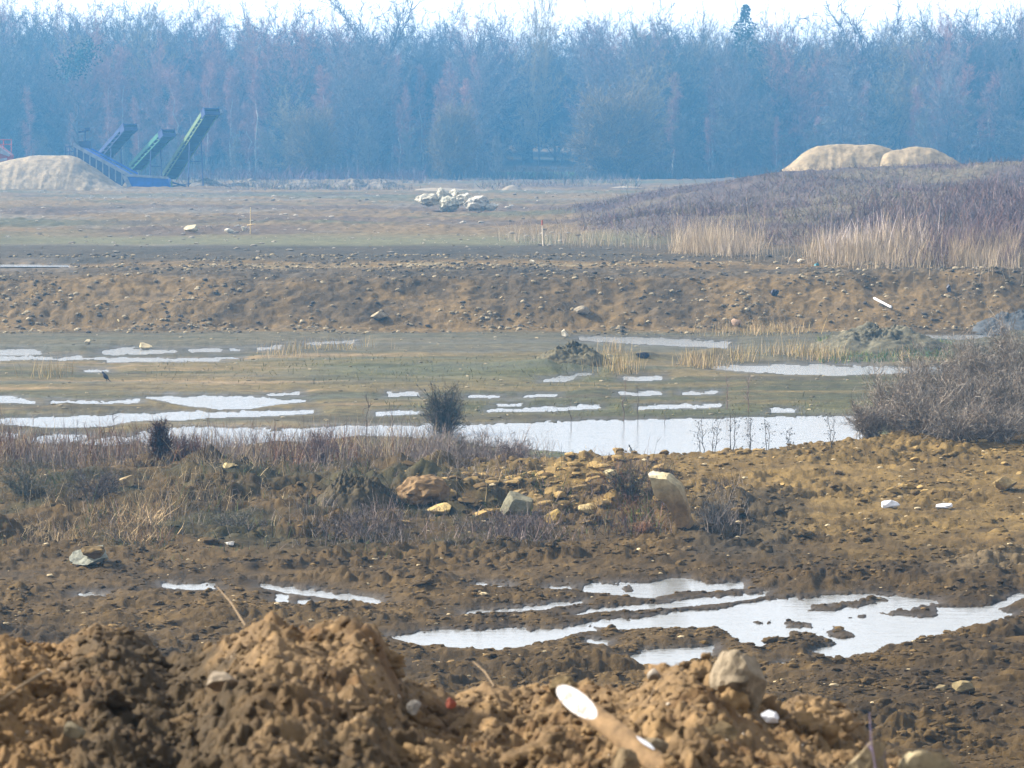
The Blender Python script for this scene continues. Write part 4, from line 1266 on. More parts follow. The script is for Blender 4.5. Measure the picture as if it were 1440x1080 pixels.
for i, (p, r_, hp, lb, kw) in enumerate([
    (515, 650, 85, 'thin dark sapling rising in front of the left of the pond', dict(n=30, spread=.22, Y=68)),
    (552, 613, 45, 'slender bare sapling left of the willow bush', dict(n=10)),
    (803, 605, 50, 'thin bare stalk at the pond far edge, left of the middle', dict(n=9)),
    (877, 592, 62, 'slim reddish sapling on the far bank of the pond', dict(n=22, cols=((.12, .08, .07), (.1, .07, .06)))),
    (897, 593, 52, 'thin dark sapling just right of the slim reddish one', dict(n=16)),
    (1022, 576, 50, 'pinkish bare sapling on the far bank, left of a pair', dict(n=30, cols=((.16, .10, .09), (.14, .09, .085)), spread=.35)),
    (1052, 580, 50, 'pinkish bare sapling on the far bank, right of a pair', dict(n=36, cols=((.16, .10, .09), (.14, .10, .09)), spread=.4)),
    (935, 600, 30, 'short dark stalk standing in the far edge of the pond', dict(n=8)),
    (155, 660, 70, 'tall dark weed stalk among the weeds at the left', dict(n=18, Y=66)),
    (107, 650, 55, 'dark dead weed stalk at the left before the puddles', dict(n=18, Y=67)),
    (210, 640, 40, 'thin weed stalk against the bright puddle at the left', dict(n=12, Y=68.5)),
    (465, 655, 50, 'grey bare sapling before the left end of the pond', dict(n=26, Y=66.5, cols=((.14, .11, .10),))),
]):
    sapling(p, r_, hp, lb, 900 + i, **kw)
for i, (p, hp, lb) in enumerate([
    (990, 56, 'seedy dark weed stalk against the water, leftmost of its row'), (1005, 50, 'seedy weed stalk second in the row against the water'),
    (1030, 55, 'branched dark weed stalk in the middle of the row by the water'), (1055, 52, 'seedy dark weed stalk right of the branched one by the water'),
    (1082, 42, 'short seedy weed stalk near the right end of the row'), (1110, 34, 'low weed stalk ending the row by the water'), (1172, 48, 'seedy weed stalk between the row and the grey thicket')]):
    sapling(p, 0, hp, lb, 930 + i, 'row of seedy weed stalks against the pond', .3, ((.05, .045, .04), (.09, .075, .065)), 18, Y=61.5, cat='weed', heads=True, multi=2)
# out-of-focus stalks close to the camera
for i, (p, Y, hp, lb, cl) in enumerate([
    (1232, 5.3, 215, 'tall dry stalk with a lilac grey head near the camera, right', (.20, .16, .22)),
    (1252, 5.1, 120, 'dark dry stalk beside the taller lilac headed one', (.06, .05, .055)),
    (1262, 5.4, 60, 'short dark dry stalk in front of the pale rounded rock', (.05, .045, .05)),
]):
    sapling(p, 0, hp, lb, 950 + i, 'dry stalks on the near heap', .12, (cl,), 10, Y=Y, cat='weed', wob=.03)


def tree_geo(seed, h, spread, kind='ash', cols=((.10, .085, .07),), nb=30, tw=.03, sub=6, ntw=12):
    global rng
    keep = rng; rng = np.random.default_rng(seed)
    # trunk
    pts = [np.array([0, 0, -.3])]
    n = 8
    ht = h * {'oak': .5, 'ash': .58}.get(kind, .9)
    for i in range(1, n + 1):
        pts.append(np.array([rng.normal() * .03 * h * (i / n), rng.normal() * .03 * h * (i / n), ht * i / n]))
    pts = np.array(pts); r0 = h * (.034 if kind == 'oak' else .012)
    rr = r0 * (1 - np.linspace(0, .9, len(pts)))
    trunk = prisms(pts[:-1], pts[1:], rr[:-1], rr[1:], (.1, .1, .1), 6)
    seg0, seg1, q0, q1 = [], [], [], []
    tips = []
    lo = .14 if kind != 'shrubby' else .06
    for b_ in range(nb):
        s = lo + (1 - lo) * (b_ + rng.random()) / nb
        zz = s * ht
        k = min(int(s * n), n - 1)
        base = pts[k] + (pts[k + 1] - pts[k]) * (s * n - k)
        az = rng.uniform(0, 2 * pi)
        if kind == 'oak': L = spread * rng.uniform(.8, 1.15); el = lerp(.1, .85, (s - lo) / (1 - lo)) + rng.normal() * .18
        elif kind == 'ash':
            q_ = (s - lo) / (1 - lo); L = h * lerp(.20, .43, q_ ** .8) * rng.uniform(.8, 1.1); el = lerp(.35, 1.12, q_ ** 1.2) + rng.normal() * .15
        elif kind == 'birch': L = spread * rng.uniform(.5, 1.0) * (1.05 - s * .75); el = .95 + rng.normal() * .15
        else: L = spread * rng.uniform(.6, 1.1) * (1.15 - .6 * s) ; el = .65 + rng.normal() * .2
        d = np.array([math.cos(az) * math.cos(el), math.sin(az) * math.cos(el), math.sin(el)])
        p = base; r = rr[k] * .55; ns = 4
        for i in range(ns):
            e = p + d * L / ns
            r2 = r * .68
            seg0.append(p); seg1.append(e); q0.append(r); q1.append(r2)
            for _ in range(sub // ns + (rng.random() < (sub % ns) / ns)):
                dd_ = unit(d + rng.normal(size=3) * .6 + [0, 0, .15]); st = p + (e - p) * rng.random()
                l2 = L * rng.uniform(.22, .5)
                e2 = st + dd_ * l2 * .55; e3 = e2 + unit(dd_ + rng.normal(size=3) * .35 + [0, 0, .15]) * l2 * .45
                seg0 += [st, e2]; seg1 += [e2, e3]; q0 += [r2 * .6, r2 * .4]; q1 += [r2 * .4, r2 * .15]
                tips += [(st, e2, l2), (e2, e3, l2)]
            tips.append((p, e, L * .5))
            p = e; r = r2
            d = unit(d + rng.normal(size=3) * .22 + [0, 0, .10 if kind != 'oak' else .02])
    limbs = prisms(np.array(seg0), np.array(seg1), np.maximum(q0, .012), np.maximum(q1, .008), np.array(cols)[0] * .8, 3)
    A_ = np.array([t[0] for t in tips]); B_ = np.array([t[1] for t in tips]); LL = np.array([t[2] for t in tips])
    idx = np.repeat(np.arange(len(A_)), ntw // 2)
    t = rng.random((len(idx), 1))
    P = A_[idx] + (B_ - A_)[idx] * t
    dr = unit((B_ - A_)[idx]) * .8 + rng.normal(size=P.shape) * .55 + [0, 0, .25 if kind != 'birch' else .1]
    L = rng.uniform(.35, 1.1, len(idx)) * (h * (.042 if kind == 'ash' else .055))
    cl = np.array(cols)[rng.integers(0, len(cols), len(idx))] * rng.uniform(.75, 1.25, (len(idx), 1))
    bend = rng.normal(size=P.shape) * L[:, None] * .15
    tws = [strips(P, dr, L, tw, bend, cl)]
    for _ in range(2):
        t2 = rng.uniform(.3, 1, (len(idx), 1)); u_ = unit(dr)
        tws.append(strips(P + u_ * L[:, None] * t2, u_ + rng.normal(size=P.shape) * .6, L * .5, tw * .8, None, cl))
    rng = keep
    return trunk, cat_meshes([limbs] + tws)


def conifer_geo(seed, h, w, cols):
    global rng
    keep = rng; rng = np.random.default_rng(seed)
    trunk = prisms([[0, 0, -.3]], [[0, 0, h]], h * .014, .03, (.1, .1, .1), 6)
    N = 4200
    s = rng.random(N) ** .8; az = rng.uniform(0, 2 * pi, N)
    tier = .75 + .25 * np.sin(s * 46)
    R = w * (1.02 - s) ** .85 * tier
    rad = R * rng.uniform(.15, 1, N)
    P = np.stack([np.cos(az) * rad, np.sin(az) * rad, h * (.12 + .88 * s) - rad * .22], 1)
    dr = np.stack([np.cos(az), np.sin(az), np.full(N, -.25)], 1) + rng.normal(size=(N, 3)) * .35
    cl = np.array(cols)[rng.integers(0, len(cols), N)] * rng.uniform(.7, 1.3, (N, 1))
    cr = strips(P, dr, rng.uniform(.35, .8, N) * (.35 + .65 * (1 - s)), .20, None, cl)
    rng = keep
    return trunk, cr


greys = [(.12, .10, .09), (.09, .08, .07), (.14, .12, .11)]
reds = [(.30, .15, .115), (.24, .13, .10), (.32, .18, .14)]
VAR = {}
KINDS = [greys, [(.21, .16, .075), (.17, .13, .06), (.24, .18, .09)], [(.17, .15, .14), (.13, .115, .105)], [(.28, .15, .11), (.20, .115, .09)], [(.075, .085, .07), (.06, .068, .06)]]
for i in range(5): VAR['ash%d' % i] = tree_geo(1000 + i, 20, 5.0, 'ash', KINDS[i], 38, .042, 8, 16)
for i in range(3): VAR['birch%d' % i] = tree_geo(1020 + i, 16, 3.6, 'birch', reds, 34, .034, 5, 10)
for i in range(3): VAR['oak%d' % i] = tree_geo(1040 + i, 19, 6.8, 'oak', [(.075, .065, .06), (.10, .085, .08)], 26, .05, 10, 12)
for i in range(3): VAR['scrub%d' % i] = tree_geo(1060 + i, 9, 3.6, 'shrubby', [(.15, .13, .10), (.17, .14, .12), (.13, .125, .085)], 40, .04, 5, 12)
for i in range(2): VAR['willow%d' % i] = shrub_geo(1080 + i, 4.6, 9.0, 260, 44, [(.15, .105, .04), (.12, .085, .04), (.18, .125, .05)], sw=.12, tw=.04, up=.55, tl=.22, arch=.2)
HT = {k_: np.percentile(c_[0][:, 2], 99.7 if k_.startswith('oak') else 97.5) for k_, (t_, c_) in VAR.items()}
VM = {}
M_pbark = vary_mat('pale_bark', base=(.30, .27, .24), attr=False, scale=1.2, amount=.4, rough=.95, spec=.1)
for k_, (t_, c_) in VAR.items():
    VM[k_] = (newmesh('trunk_' + k_, *t_, M_pbark if k_.startswith('birch') else M_bark), newmesh('crown_' + k_, *c_, M_plant))


def tree(key, x, y, s, name, label, group, cat='tree', sx=1.0, rz=None):
    z = H(x, y)[0]
    root = empty(name, (x, y, z)); tag(root, label, cat, group)
    root.scale = (s * sx, s * sx, s); root.rotation_euler = (0, 0, random.uniform(0, 6.28) if rz is None else rz)
    t_, c_ = VM[key]
    link('trunk', t_, root); link('crown', c_, root)
    return root


def top_scale(px, y, row, h):
    """scale so that a tree of height h at distance y reaches a photo row"""
    x = (px - 720) / F * y
    zt = HC + (540 - row) / F * y - y * math.tan(TH)
    return x, (zt - H(x, y)[0]) / h


nT = 0
# rows of the wood; crown tops follow the skyline
SKY = np.array([(-200, 24), (0, 24), (100, 22), (200, 22), (330, 30), (420, 32), (520, 38), (620, 34), (720, 36), (800, 36), (900, 32), (960, 32), (1010, 44), (1080, 46), (1140, 46), (1210, 48), (1290, 38), (1340, 28), (1440, 26), (1640, 26)], float)
for (Y, step, dr_, keys) in [(409, 48, 64, ['ash', 'birch']), (420, 44, 38, ['ash', 'ash', 'birch']), (433, 42, 22, ['ash']), (447, 40, 10, ['ash', 'oak']), (462, 40, 4, ['ash', 'oak']), (478, 38, 0, ['ash'])]:
    px = -190 + random.uniform(0, step)
    while px < 1640:
        gap = 690 < px < 830 and Y < 452
        if not gap:
            row = np.interp(px, SKY[:, 0], SKY[:, 1]) + dr_ * random.uniform(.6, 1.6) + random.uniform(-9, 12)
            if min(abs(px - o_) for o_ in (1207, 1092, 522, 405, 758, 955)) < 48: row = max(row, 47)
            kb = random.choice(keys)
            if 540 < px < 720 and Y < 440 and random.random() < .75: kb = 'birch'
            if kb == 'birch': row += 30
            key = kb + str(random.randrange({'ash': 5, 'birch': 3, 'oak': 3}[kb]))
            hh = HT[key]
            yy = Y + random.uniform(-4, 4)
            x, s = top_scale(px, yy, row, hh)
            if kb == 'birch': lb, g_ = 'slim rosy grey bare tree along the front of the wood', 'rosy bare trees in the wood'
            elif Y < 440: lb, g_ = 'bare grey tree in the front ranks of the misty wood', 'bare trees in front of the wood'
            else: lb, g_ = 'bare grey tree deep in the misty wood, only its top showing', 'bare trees at the back of the wood'
            tree(key, x, yy, s, 'bare_tree', lb, g_, sx=random.uniform(.85, 1.1))
            nT += 1
        px += step * random.uniform(.75, 1.25)
# trees that stand out on the skyline
for (px, row, Y, sx, key, lb) in [
    (1207, 0, 440, 1.02, 'oak0', 'broad leafless oak rising above the wood on the right skyline'),
    (1092, 10, 438, .62, 'oak1', 'rounded bare oak beside the dark conifer on the skyline'),
    (522, -8, 438, 1.0, 'oak2', 'spreading bare oak above the skyline left of the middle'),
    (405, 2, 445, .6, 'oak1', 'bare oak crown poking above the wood at left of the spreading oak'),
    (758, -6, 450, .55, 'ash1', 'thin see-through bare tree on the skyline near the middle'),
    (1385, 14, 436, 1.1, 'oak1', 'bare oak with crooked limbs at the right end of the wood'),
    (955, 12, 440, .7, 'oak0', 'bare tree with a dark twiggy top left of the conifer'),
]:
    x, s = top_scale(px, Y, row, HT[key])
    tree(key, x, Y, s, 'oak_tree', lb, 'trees standing out on the skyline', sx=sx, rz=1.0)
# conifers
for (px, row, Y, w, lb, sd) in [(1046, 8, 436, 9.0, 'dark pointed conifer rising above the wood on the skyline', 5), (1424, 70, 420, 5.0, 'blue green conifer in the wood at the right edge', 6)]:
    x, s = top_scale(px, Y, row, 1.0)
    t_, c_ = conifer_geo(sd, s, w, [(.02, .045, .035), (.03, .06, .04)])
    root = empty('conifer', (x, Y, H(x, Y)[0])); tag(root, lb, 'conifer')
    link('trunk', newmesh('trunk', *t_, M_bark), root); link('crown', newmesh('crown', *c_, M_plant), root)
# ivy-clad tree, left
x, s = top_scale(112, 407, 46, 1.0)
t_, c_ = tree_geo(77, s, 3.4, 'ash', greys, 20, .03, 5, 6)
root = empty('ivy_clad_tree', (x, 407, H(x, 407)[0])); tag(root, 'bare tree with a dark ivy covered head at the left of the wood', 'tree')
link('trunk', newmesh('trunk', *t_, M_bark), root); link('crown', newmesh('crown', *c_, M_plant), root)
n = 900
P = np.stack([rng.normal(size=n) * 1.3, rng.normal(size=n) * 1.0, s * .80 + rng.normal(size=n) * 1.0], 1); P[:, 2] += P[:, 0] * .45
link('ivy', newmesh('ivy', *strips(P, rng.normal(size=(n, 3)), .35, .22, None, np.array([(.02, .05, .03)]) * rng.uniform(.6, 1.4, (n, 1))), M_plant), root)
# shrubby willows and undergrowth before the wood
G = 'shrubs along the foot of the wood'
for i, (px, row, Y, w, lb) in enumerate([
    (638, 160, 397, 1.35, 'olive round willow shrub before the wood, left of the green field'),
    (862, 142, 398, 1.75, 'wide domed grey willow shrub before the wood, right of the green field'),
    (790, 172, 452, 1.0, 'blue grey shrub behind the strip of green field'), (735, 178, 454, 1.0, 'dim shrub behind the left end of the green field'),
    (440, 165, 398, 1.3, 'olive brown shrub right of the tallest conveyor'), (375, 185, 400, 1.0, 'small brown shrub beside the tallest conveyor'),
    (330, 190, 404, .9, 'thin brown shrub just behind the tallest conveyor'), (520, 172, 405, 1.0, 'purple brown shrub between two olive willows'), (575, 180, 402, .9, 'small grey shrub left of the olive round willow'),
    (700, 195, 401, .8, 'low blue grey shrub right of the olive round willow'), (960, 165, 407, 1.2, 'grey shrub right of the domed willow'), (1025, 160, 405, 1.3, 'rounded grey blue shrub in the gap before the sand heap'),
    (1085, 165, 407, 1.2, 'grey blue shrub left behind the double sand heap'), (1150, 170, 405, 1.3, 'grey shrub right behind the larger sand heap'), (1225, 150, 408, 1.4, 'tall grey shrub behind the dip between the sand heaps'),
    (1300, 165, 404, 1.2, 'grey shrub behind the smaller sand heap'), (1365, 140, 408, 1.5, 'pale grey shrub above the right hill'), (1430, 165, 405, 1.3, 'greenish grey shrub at the right edge of the wood'),
    (250, 190, 407, .9, 'thin shrub behind the middle conveyor'), (170, 195, 408, .9, 'dim shrub behind the blue hopper'), (60, 190, 406, 1.0, 'dim shrub behind the sand heap at the left'), (1490, 150, 406, 1.4, 'shrub beyond the right edge of the wood'),
]):
    x, s = top_scale(px, Y, row, HT['willow%d' % (i % 2)] if i in (0, 1, 4) else HT['scrub%d' % (i % 3)])
    if i in (0, 1, 4): tree('willow%d' % (i % 2), x, Y, s * 1.02, 'willow_shrub', lb, G, 'shrub', sx=(.78, 1.35, .8, 0, .8)[i] / s)
    else: tree('scrub%d' % (i % 3), x, Y, s, 'willow_shrub', lb, G, 'shrub', sx=w / max(s, .3) if w > 1.25 else w)
# deep wood behind, one mass
parts = []
for i in range(95):
    px = -260 + i * 20.5 + random.uniform(-8, 8); Y = random.uniform(492, 530)
    row = np.interp(px, SKY[:, 0], SKY[:, 1]) + random.uniform(12, 40)
    x, s = top_scale(px, Y, row, 20.0)
    V, T, Cc = VAR['ash%d' % (i % 5)][1]
    an = random.uniform(0, 6.28)
    R2 = np.array([[math.cos(an), -math.sin(an), 0], [math.sin(an), math.cos(an), 0], [0, 0, 1]])
    parts.append((((V * [1.35, 1.35, 1]) @ R2.T) * s + [x, Y, H(x, Y)[0]], T[::2], Cc))
stuff('distant_wood', parts, 'depth of the misty bare wood behind its front ranks', 'wood')
# hedge line below the green field
parts = [weed_patch(2600, 690, 1120, 392, 402, .7, 1.5, .07, [(.05, .055, .04), (.065, .06, .045), (.09, .07, .06)], .35, None, 1)]
stuff('low_hedge', parts, 'dark low hedge line in front of the green field', 'hedge')
# nest-like ball of mistletoe
x, s = top_scale(234, 404, 137, 1.0)
V, T, Cc = strips(rng.normal(size=(260, 3)) * [.28, .28, .42], rng.normal(size=(260, 3)), .35, .06, None, (.03, .035, .03))
p = at_y(234, 137, 404)
o = tag(link('mistletoe', newmesh('mistletoe', V, T, Cc, M_plant), loc=tuple(p)), 'dark ball of mistletoe hanging in the trees above the conveyors', 'mistletoe')


# ================================================================== SAND HEAPS
def sand_heap(name, prof, Y, depth, base_row, label, seed, m=M_sand):
    prof = np.array(prof, float)
    xs = np.arange(prof[0, 0], prof[-1, 0] + .1, 1.5)
    k = Y / F
    ys = np.linspace(-1, 1, 41)
    top = np.interp(xs, prof[:, 0], prof[:, 1])
    ker = np.ones(9) / 9; top = np.convolve(np.pad(top, 4, mode='edge'), ker, 'valid')
    XX, YY = np.meshgrid((xs - 720) * k, ys)
    hz = (base_row - np.tile(top, (len(ys), 1))) * k
    p0 = at_y(xs[0], base_row, Y)
    zz = p0[2] + hz * (1 - np.abs(YY) ** 1.5) - .35 * (np.abs(YY) > .97)
    yw = Y + YY * depth
    zz = zz + (fbm(XX * .5 + seed, yw * .5, o=4) * .30 + fbm(XX * 1.8 + seed, yw * 1.2, o=3) * .14) * np.clip(hz / 1.5, 0, 1) * (1 - .6 * (1 - np.abs(YY)))
    g = (1 - np.abs(YY)) * 0 + fbm(XX * 1.4 + seed, XX * 0 + 3, o=2) * .14 * np.clip(hz / 2, 0, 1) * np.abs(YY)
    zz = zz + g
    V = np.stack([XX, yw, zz], -1).reshape(-1, 3)
    nR, nC = XX.shape
    ii = np.arange(nR * nC).reshape(nR, nC)
    q = np.stack([ii[:-1, :-1], ii[:-1, 1:], ii[1:, 1:], ii[1:, :-1]], -1).reshape(-1, 4)
    c = V.mean(0); c[2] = V[:, 2].min()
    o = link(name, newmesh(name, V - c, q, None, m, True), loc=tuple(c))
    return tag(o, label, 'sand heap')


sand_heap('sand_heap', [(-120, 268), (-60, 245), (0, 229), (20, 224), (50, 219), (105, 219), (120, 226), (140, 240), (160, 255), (178, 266), (190, 271)], 300, 5.5, 272, 'broad pale sand heap beside the blue machine at the left', 3.0)
sand_heap('sand_heap', [(1098, 240), (1110, 231), (1130, 214), (1150, 206), (1175, 203), (1225, 203), (1240, 206), (1256, 211), (1272, 218), (1295, 240)], 212, 3.0, 250, 'larger flat topped sand heap behind the right hill', 9.0)
sand_heap('sand_heap', [(1222, 240), (1240, 217), (1258, 211), (1280, 207), (1305, 208), (1325, 214), (1345, 226), (1362, 240)], 211, 2.6, 250, 'smaller rounded sand heap touching the larger one on its right', 15.0)
M_sand2 = vary_mat('dull_sand', base=(.20, .155, .10), attr=False, scale=.9, amount=.3, rough=.95, bump=.5, bscale=3.0, bdist=.12)
sand_heap('sand_heap', [(566, 273), (585, 266), (610, 264), (640, 265), (660, 267), (690, 267), (705, 273)], 300, 2.0, 274, 'long low sandy ridge behind the boulder heap', 21.0, M_sand2)
sand_heap('sand_heap', [(700, 271), (712, 262), (722, 259), (730, 263), (740, 271)], 301, 1.2, 272, 'small pointed sandy heap right of the boulders', 23.0, M_sand2)
sand_heap('sand_heap', [(838, 270), (858, 264), (880, 261), (900, 263), (912, 266), (925, 270)], 310, 2.0, 270, 'low pale sandy heap left of the purple hill', 27.0, M_sand2)
for i, (p, r_, w_, lb) in enumerate([(290, 262, 34, 'low earth hump right of the blue hopper'), (350, 262, 40, 'low earth hump second from the blue hopper'), (430, 258, 50, 'rounded earth hump before the purple shrubs'), (495, 263, 36, 'low brown earth hump left of the white rubble'), (540, 262, 40, 'earth hump with pale rubble on it, before the wood')]):
    mound('earth_hump', p, r_ + 8, w_ * 1.6, 11, lb, 'earth hump', (.15, .12, .085), 20.0 + i, .8, 'earth humps on the far field', 1.0, Y=322)


# ================================================================== QUARRY MACHINES
def box_pts(c, ux, uy, uz, hx, hy, hz):
    V = [c + ux * sx * hx + uy * sy * hy + uz * sz * hz for sx in (-1, 1) for sy in (-1, 1) for sz in (-1, 1)]
    T = [(0, 1, 3), (0, 3, 2), (4, 6, 7), (4, 7, 5), (0, 4, 5), (0, 5, 1), (2, 3, 7), (2, 7, 6), (0, 2, 6), (0, 6, 4), (1, 5, 7), (1, 7, 3)]
    return np.array(V), np.array(T), C3((.3, .3, .3))


def conveyor(p_foot, p_head, width, label, side_mat, legs=None, depthside=.55):
    A_, B_ = np.array(p_foot, float), np.array(p_head, float)
    d = unit(B_ - A_); L = np.linalg.norm(B_ - A_)
    up = np.array([0, 0, 1.]); s = unit(np.cross(d, up)); n = np.cross(s, d)
    root = empty('belt_conveyor', tuple(A_)); tag(root, label, 'conveyor', 'inclined conveyors of the gravel plant')

    def part(name, geo, m, parent=root):
        V, T, Cc = cat_meshes(geo); return link(name, newmesh(name, V - A_ if parent is root else V - A_, T, None, m), parent)
    mid = (A_ + B_) / 2
    for sg in (-1, 1):
        geo = [box_pts(mid + s * sg * width / 2 + n * .32, d, s, n, L / 2, .05, .22), box_pts(mid + s * sg * width / 2 - n * .30, d, s, n, L / 2, .05, .05)]
        N = int(L / .9)
        for i in range(N):
            t0 = A_ + d * L * (i + .1) / N + s * sg * width / 2; t1 = A_ + d * L * (i + .9) / N + s * sg * width / 2
            geo.append(prisms([t0 + n * .1], [t1 - n * .28], .035, .035, (.3, .3, .3)))
        part('side_frame', geo, side_mat)
    b_ = part('belt', [box_pts(mid + n * .18, d, s, n, L / 2 - .1, width / 2 - .05, .035), box_pts(mid - n * .2, d, s, n, L / 2 - .1, width / 2 - .05, .03)], M_belt)
    geo = [prisms([A_ + d * L * (i + .5) / 8 - s * width / 2 - n * .27], [A_ + d * L * (i + .5) / 8 + s * width / 2 - n * .27], .07, .07, (.3, .3, .3), 6) for i in range(8)]
    for g_ in geo: part('roller', [g_], M_dblue)
    hb = B_ - d * .25
    part('head_box', [box_pts(hb + n * .30, d, s, n, .55, width / 2 + .14, .06), box_pts(hb + s * (width / 2 + .1) + n * .05, d, s, n, .55, .04, .42), box_pts(hb - s * (width / 2 + .1) + n * .05, d, s, n, .55, .04, .42), box_pts(hb - n * .25 + d * .5, d, s, n, .05, width / 2 + .1, .2)], M_dblue)
    part('head_drum', [prisms([hb - s * width / 2], [hb + s * width / 2], .24, .24, (.3, .3, .3), 12)], M_grey)
    part('motor', [box_pts(hb - s * (width / 2 + .35) + n * .15, d, s, n, .22, .2, .2)], M_grey)
    if legs:
        for (t, sp, wd_) in legs:
            top = A_ + d * L * t - n * .3
            gz = H(top[0], top[1])[0]
            geo = []
            for sg in (-1, 1):
                t0 = top + s * sg * width * .45
                ft = np.array([t0[0] + s[0] * sg * sp, t0[1] + s[1] * sg * sp, gz])
                geo.append(prisms([ft], [t0], .07, .07, (.3, .3, .3)))
            a1 = (geo[0][0][0:1].mean(0) * .45 + geo[0][0][4:5].mean(0) * .55); a2 = (geo[1][0][0:1].mean(0) * .45 + geo[1][0][4:5].mean(0) * .55)
            geo.append(prisms([a1], [a2], .05, .05, (.3, .3, .3)))
            part('support_legs', geo, M_dblue)
    return root


def P3(px, row, Y): return at_y(px, row, Y)


conveyor(P3(238, 250, 327), P3(297, 158, 315), 1.4, 'tallest inclined conveyor with a pale green side, right of the blue hopper', M_lgreen, legs=[(.62, .2, 0), ])
conveyor(P3(190, 237, 328), P3(236, 188, 321), 1.25, 'middle inclined conveyor with a bright green side on legs', M_green, legs=[(.62, .15, 0)])
conveyor(P3(143, 225, 331), P3(182, 180, 325), 1.3, 'leftmost dark inclined conveyor rising behind the blue trough', M_dblue, legs=[(.5, .1, 0)])

# blue feed machine: inclined trough down to a hopper box
Y0 = 318
base = np.array([P3(180, 262, Y0)[0], Y0, H(P3(180, 262, Y0)[0], Y0)[0]])
root = empty('feed_hopper', tuple(base)); tag(root, 'blue hopper with a long ribbed trough sloping down into it', 'hopper')


def mpart(name, geo, m, parent=root):
    V, T, Cc = cat_meshes(geo); return link(name, newmesh(name, V - base, T, None, m), parent)


def quadbox(pts_front, dy, thick=None):
    """a plate given by its corner pixels (px,row) at Y0, extruded dy m away from the viewer"""
    f = [P3(px, row, Y0) for px, row in pts_front]; n = len(f)
    V = np.array(f + [p + np.array([0, dy, 0]) for p in f])
    T = []
    for i in range(1, n - 1): T += [(0, i, i + 1), (n, n + i + 1, n + i)]
    for i in range(n):
        j = (i + 1) % n; T += [(i, n + i, n + j), (i, n + j, j)]
    return V, np.array(T), C3((.3, .3, .3))


trough = mpart('trough', [quadbox([(104, 205), (180, 247), (172, 262), (104, 224)], .12), ], M_trough)
mpart('top_rail', [quadbox([(103, 201), (182, 244), (181, 249), (103, 206)], -.12)], M_grey, trough)
geo = []
for i in range(8):
    t = (i + .5) / 8
    a_, b_ = 104 + t * 72, 206 + t * 40
    geo.append(quadbox([(a_ - .8, b_), (a_ + .8, b_ + .9), (a_ + .8, b_ + 17), (a_ - .8, b_ + 16)], -.1))
mpart('ribs', geo, M_grey, trough)
V, T, Cc = quadbox([(110, 200), (190, 243), (190, 246), (110, 203)], .1); V = V + np.array([0, 2.2, 0])
mpart('far_side', [(V, T, Cc)], M_blue)
f0 = [P3(108, 206, Y0), P3(180, 247, Y0)]
V = np.array([f0[0] + [0, .1, 0], f0[1] + [0, .1, 0], f0[1] + [.3, 2.25, .1], f0[0] + [.3, 2.25, .1], f0[0] + [0, .1, -.08], f0[1] + [0, .1, -.08], f0[1] + [.3, 2.25, .02], f0[0] + [.3, 2.25, .02]])
mpart('trough_bed', [(V, np.array([(0, 1, 2), (0, 2, 3), (4, 6, 5), (4, 7, 6), (0, 5, 1), (0, 4, 5), (3, 2, 6), (3, 6, 7)]), C3((.3, .3, .3)))], M_blue)
hb = mpart('hopper_box', [quadbox([(178, 248), (236, 251), (240, 264), (184, 263)], 2.4)], M_blue)
mpart('rim', [quadbox([(176, 244.5), (237, 248.5), (237, 251.5), (177, 248)], -.1), quadbox([(171, 246), (178, 247), (187, 266), (181, 266)], -.12)], M_grey, hb)
mpart('control_cabin', [quadbox([(109, 199), (126, 198), (127, 209), (113, 207)], 1.2)], M_dblue)
mpart('lamp_mast', [tube([P3(120, 200, Y0), P3(120, 186, Y0)], .06, k=6), quadbox([(110, 184.5), (121, 183), (121, 186), (110, 187)], .3), quadbox([(119, 180), (126, 179), (127, 184), (120, 185)], .4)], M_dblue)
mpart('guard_rail', [tube([P3(92, 224, Y0), P3(92, 206, Y0)], .04, k=4), tube([P3(98, 222, Y0), P3(98, 204, Y0)], .04, k=4), tube([P3(91, 207, Y0), P3(104, 205, Y0)], .04, k=4), tube([P3(91, 214, Y0), P3(104, 213, Y0)], .04, k=4)], M_dblue)
mpart('jacking_leg', [tube([P3(241, 254, Y0 - .1), P3(242, 266, Y0 - .1)], .09, k=6), quadbox([(237, 265), (247, 265), (247, 267), (237, 267)], .5)], M_lgreen)
mpart('drawbar', [tube([P3(240, 256, Y0 + 1), P3(262, 262, Y0 + 1)], .10, k=6), tube([P3(240, 262, Y0 + 1), P3(268, 258, Y0 + 2)], .05, k=6)], M_dblue)
# wheels hidden low behind the hopper are left out; red machine at the left edge
Y0 = 309
base = np.array([P3(2, 228, Y0)[0], Y0, H(P3(2, 228, Y0)[0], Y0)[0]])
root = empty('crusher', tuple(base)); tag(root, 'red and grey machine with a railing behind the left sand heap, cut by the edge', 'crusher')
mpart('body', [quadbox([(-60, 200), (-4, 204), (14, 218), (13, 226), (-10, 240), (-60, 250)], 2.5)], M_rust, root)
mpart('chute', [quadbox([(-20, 208), (-2, 205), (15, 217), (13, 220)], -.4), quadbox([(-20, 226), (10, 222), (10, 225), (-20, 232)], -.3)], M_grey, root)
mpart('railing', [tube([P3(p, r0, Y0), P3(p, 196, Y0)], .05, k=4) for p, r0 in ((5, 210), (16, 214), (-6, 206), (-18, 204))] + [tube([P3(-30, r_, Y0), P3(17, r_, Y0)], .04, k=4) for r_ in (196.5, 203)], M_rust, root)


